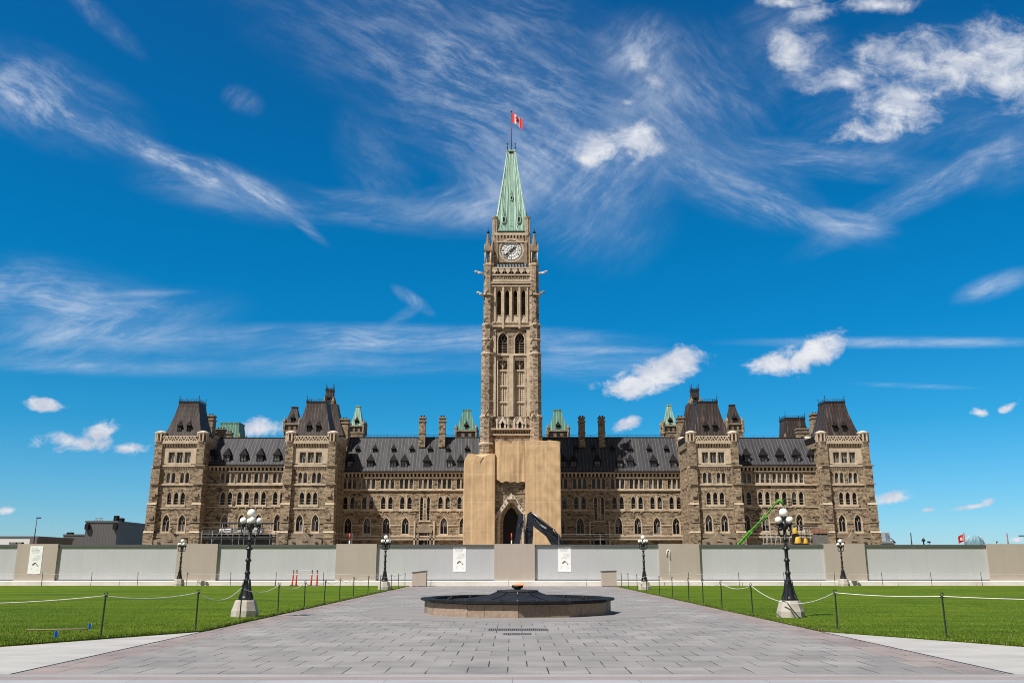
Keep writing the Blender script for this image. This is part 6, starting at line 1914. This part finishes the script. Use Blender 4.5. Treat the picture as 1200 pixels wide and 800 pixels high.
LD = 150.0
lb_ = empty('low_building', (Xp(20, 636, LD), LD, 2.0), 'low white building with dark flat roof at the far left', 'building')
mb = MB(mat('white render', (.62, .62, .62), .7, var=.05), M['cap'])
x0, x1 = Xp(-60, 630, LD), Xp(36, 630, LD); zt = Zp(630.5, LD)
mb.box(x0, x1, LD, LD + 12, 0, zt, mb.mats[0]); local(mb.obj('wall', lb_), lb_)
mb = MB(M['cap']); mb.box(x0 - .3, Xp(45, 630, LD), LD - .05, LD + 12.4, zt, zt + .35); local(mb.obj('roof', lb_), lb_)
mb = MB(mat('brown cladding', (.12, .10, .09), .7, var=.2)); mb.box(x1 + .002, Xp(44.5, 630, LD), LD - .2, LD + 12, 0, zt); local(mb.obj('end_bay', lb_), lb_)
for px in (16, 24):
    mb = MB(M['glass']); p = at(px, 636.3, LD); mb.box(p.x - .75, p.x + .55, LD - .05, LD - .003, p.z - .1, p.z + .18); local(mb.obj('window', lb_), lb_)
# light mast at far left
def mast(px0, py0, px1, py1, D, label, head=0, col=None, r=.12):
    m_ = col or M['iron']
    mb = MB(m_); p = at(px0, py0, D); top = Zp(py1, D); x1 = p.x
    lean = 0
    mb.tube([(x1, D, gz(D)), (x1, D, top)], r, 8, m_, True, r * .7)
    if head: mb.box(min(x1, x1 + head), max(x1, x1 + head), D - .15, D + .15, top - .02, top + .15, M['iron'])
    setp(mb.obj('mast'), label, 'mast'); return x1, top
mast(39.5, 637, 0, 607, 150.5 - 8, 'slim dark light mast beside the low white building', .6, None, .09)
x_, z_ = mast(1068.5, 637, 0, 624, 150, 'short bare dark mast rising right of the stone building', 0, None, .12)
redm = mat('brown red mast', (.22, .06, .05), .5)
x_, z_ = mast(1131, 637, 0, 624, 150, 'brown mast carrying a red banner left of the glass dome', 0, redm, .12)
mb = MB(mat('red banner cloth', (.60, .03, .03), .7, var=.1), mat('white patch', (.75, .72, .72), .7), M['inner'])
for i in range(8):
    f = lambda t: (x_ - .15 - t * .95, 150 + .1 * math.sin(t * 5), 0)
    p, q_ = f(i / 8), f((i + 1) / 8); za, zb = z_ - .2 - .4 * i / 8, z_ - .2 - .4 * (i + 1) / 8
    mb.face([(p[0], p[1], za - 1.15), (q_[0], q_[1], zb - 1.15), (q_[0], q_[1], zb), (p[0], p[1], za)], mb.mats[0])
mb.box(x_ - .8, x_ - .45, 149.8, 149.82, z_ - 1.2, z_ - .75, mb.mats[1])
setp(mb.obj('banner'), 'red banner hanging from the brown mast near the glass dome', 'banner')
mast(1168, 637, 0, 635, 149, 'tiny lamp mast right of the glass dome', .2, None, .06)
mast(1181.5, 637, 0, 624.5, 150, 'brown mast at the far right over the hoarding', 0, redm, .12)
mast(1204, 637, 0, 628, 150, 'dark mast with crossarm at the extreme right edge', -1.2, None, .12)
# glass dome
GD = 420.0
gd = empty('glass_dome', (Xp(1143, 637, GD), GD, 2.5), 'faceted glass and steel dome far away on the right', 'dome')
mb = MB(mat('teal glass', (.16, .30, .36), .15, var=.6, scale=.4), mat('pale steel ribs', (.55, .6, .62), .5))
c = at(1143, 637, GD); k_ = GD / F
prof = [(9.5 * k_, -6), (9.5 * k_, 0), (8.5 * k_, Zp(632, GD) - c.z), (7.0 * k_, Zp(629, GD) - c.z), (5.2 * k_, Zp(627.5, GD) - c.z), (.01, Zp(627, GD) - c.z)]
mb.lathe(prof, (c.x, c.y, c.z), 12, mb.mats[0], False); local(mb.obj('glazing', gd), gd)
mb = MB(mat('pale steel rib', (.5, .55, .57), .5))
for i in range(12):
    for d_ in (0,):
        mb.tube([(c.x + r_ * 1.01 * math.cos(2 * math.pi * (i + d_ * (j % 2)) / 12), c.y + r_ * 1.01 * math.sin(2 * math.pi * (i + d_ * (j % 2)) / 12), c.z + z_) for j, (r_, z_) in enumerate(prof[1:5])], .10, 4)
local(mb.obj('ribs', gd), gd)
# grey glazed cabin just right of the stone building
kb = empty('site_cabin', (Xp(1038, 636, 200), 200, 2.4), 'small grey and blue cabin at the right corner of the stone building', 'cabin')
mb = MB(mat('grey cladding', (.35, .37, .39), .5, var=.1), mat('blue glazing', (.16, .24, .32), .2, var=.3)); X2 = lambda px: Xp(px, 630, 200)
mb.bbox(X2(1037), X2(1043), 200, 206, 2, Zp(623, 200), .08, mb.mats[0]); mb.box(X2(1037.6), X2(1041), 199.9, 199.997, Zp(634, 200), Zp(624.5, 200), mb.mats[1])
for i in range(4): z_ = Zp(634 - 2.4 * i, 200); mb.box(X2(1037.3), X2(1042.6), 199.84, 199.895, z_, z_ + .12, mb.mats[0])
mb.box(X2(1029), X2(1047), 199.5, 206, 2, Zp(633.5, 200), mb.mats[0]); mb.tube([(X2(1042), 199.4, Zp(630, 200)), (X2(1048), 199.4, Zp(636, 200))], .1, 5, M['iron'])
local(mb.obj('body', kb), kb)
# security camera and floodlight on the hoarding top
hc = MB(M['iron']); p = at(1082.5, 636, HOARD + .15); hc.lathe([(.05, HZ1 - .02), (.05, p.z + .12), (.13, p.z + .14), (.14, p.z + .26), (.07, p.z + .34), (.03, p.z + .38), (.03, p.z + .45)], (p.x, p.y, 0), 12); setp(hc.obj('security_camera'), 'black dome camera standing on top of the hoarding at right', 'camera')
hc = MB(M['iron']); p = at(1089, 636, HOARD + .15); hc.tube([(p.x, p.y, HZ1 - .03), (p.x, p.y, HZ1 + .14)], .02, 6); hc.bbox(p.x - .14, p.x + .1, p.y - .08, p.y + .08, HZ1 + .12, HZ1 + .25, .03); setp(hc.obj('floodlight'), 'small black floodlight on top of the hoarding beside the dome camera', 'floodlight')
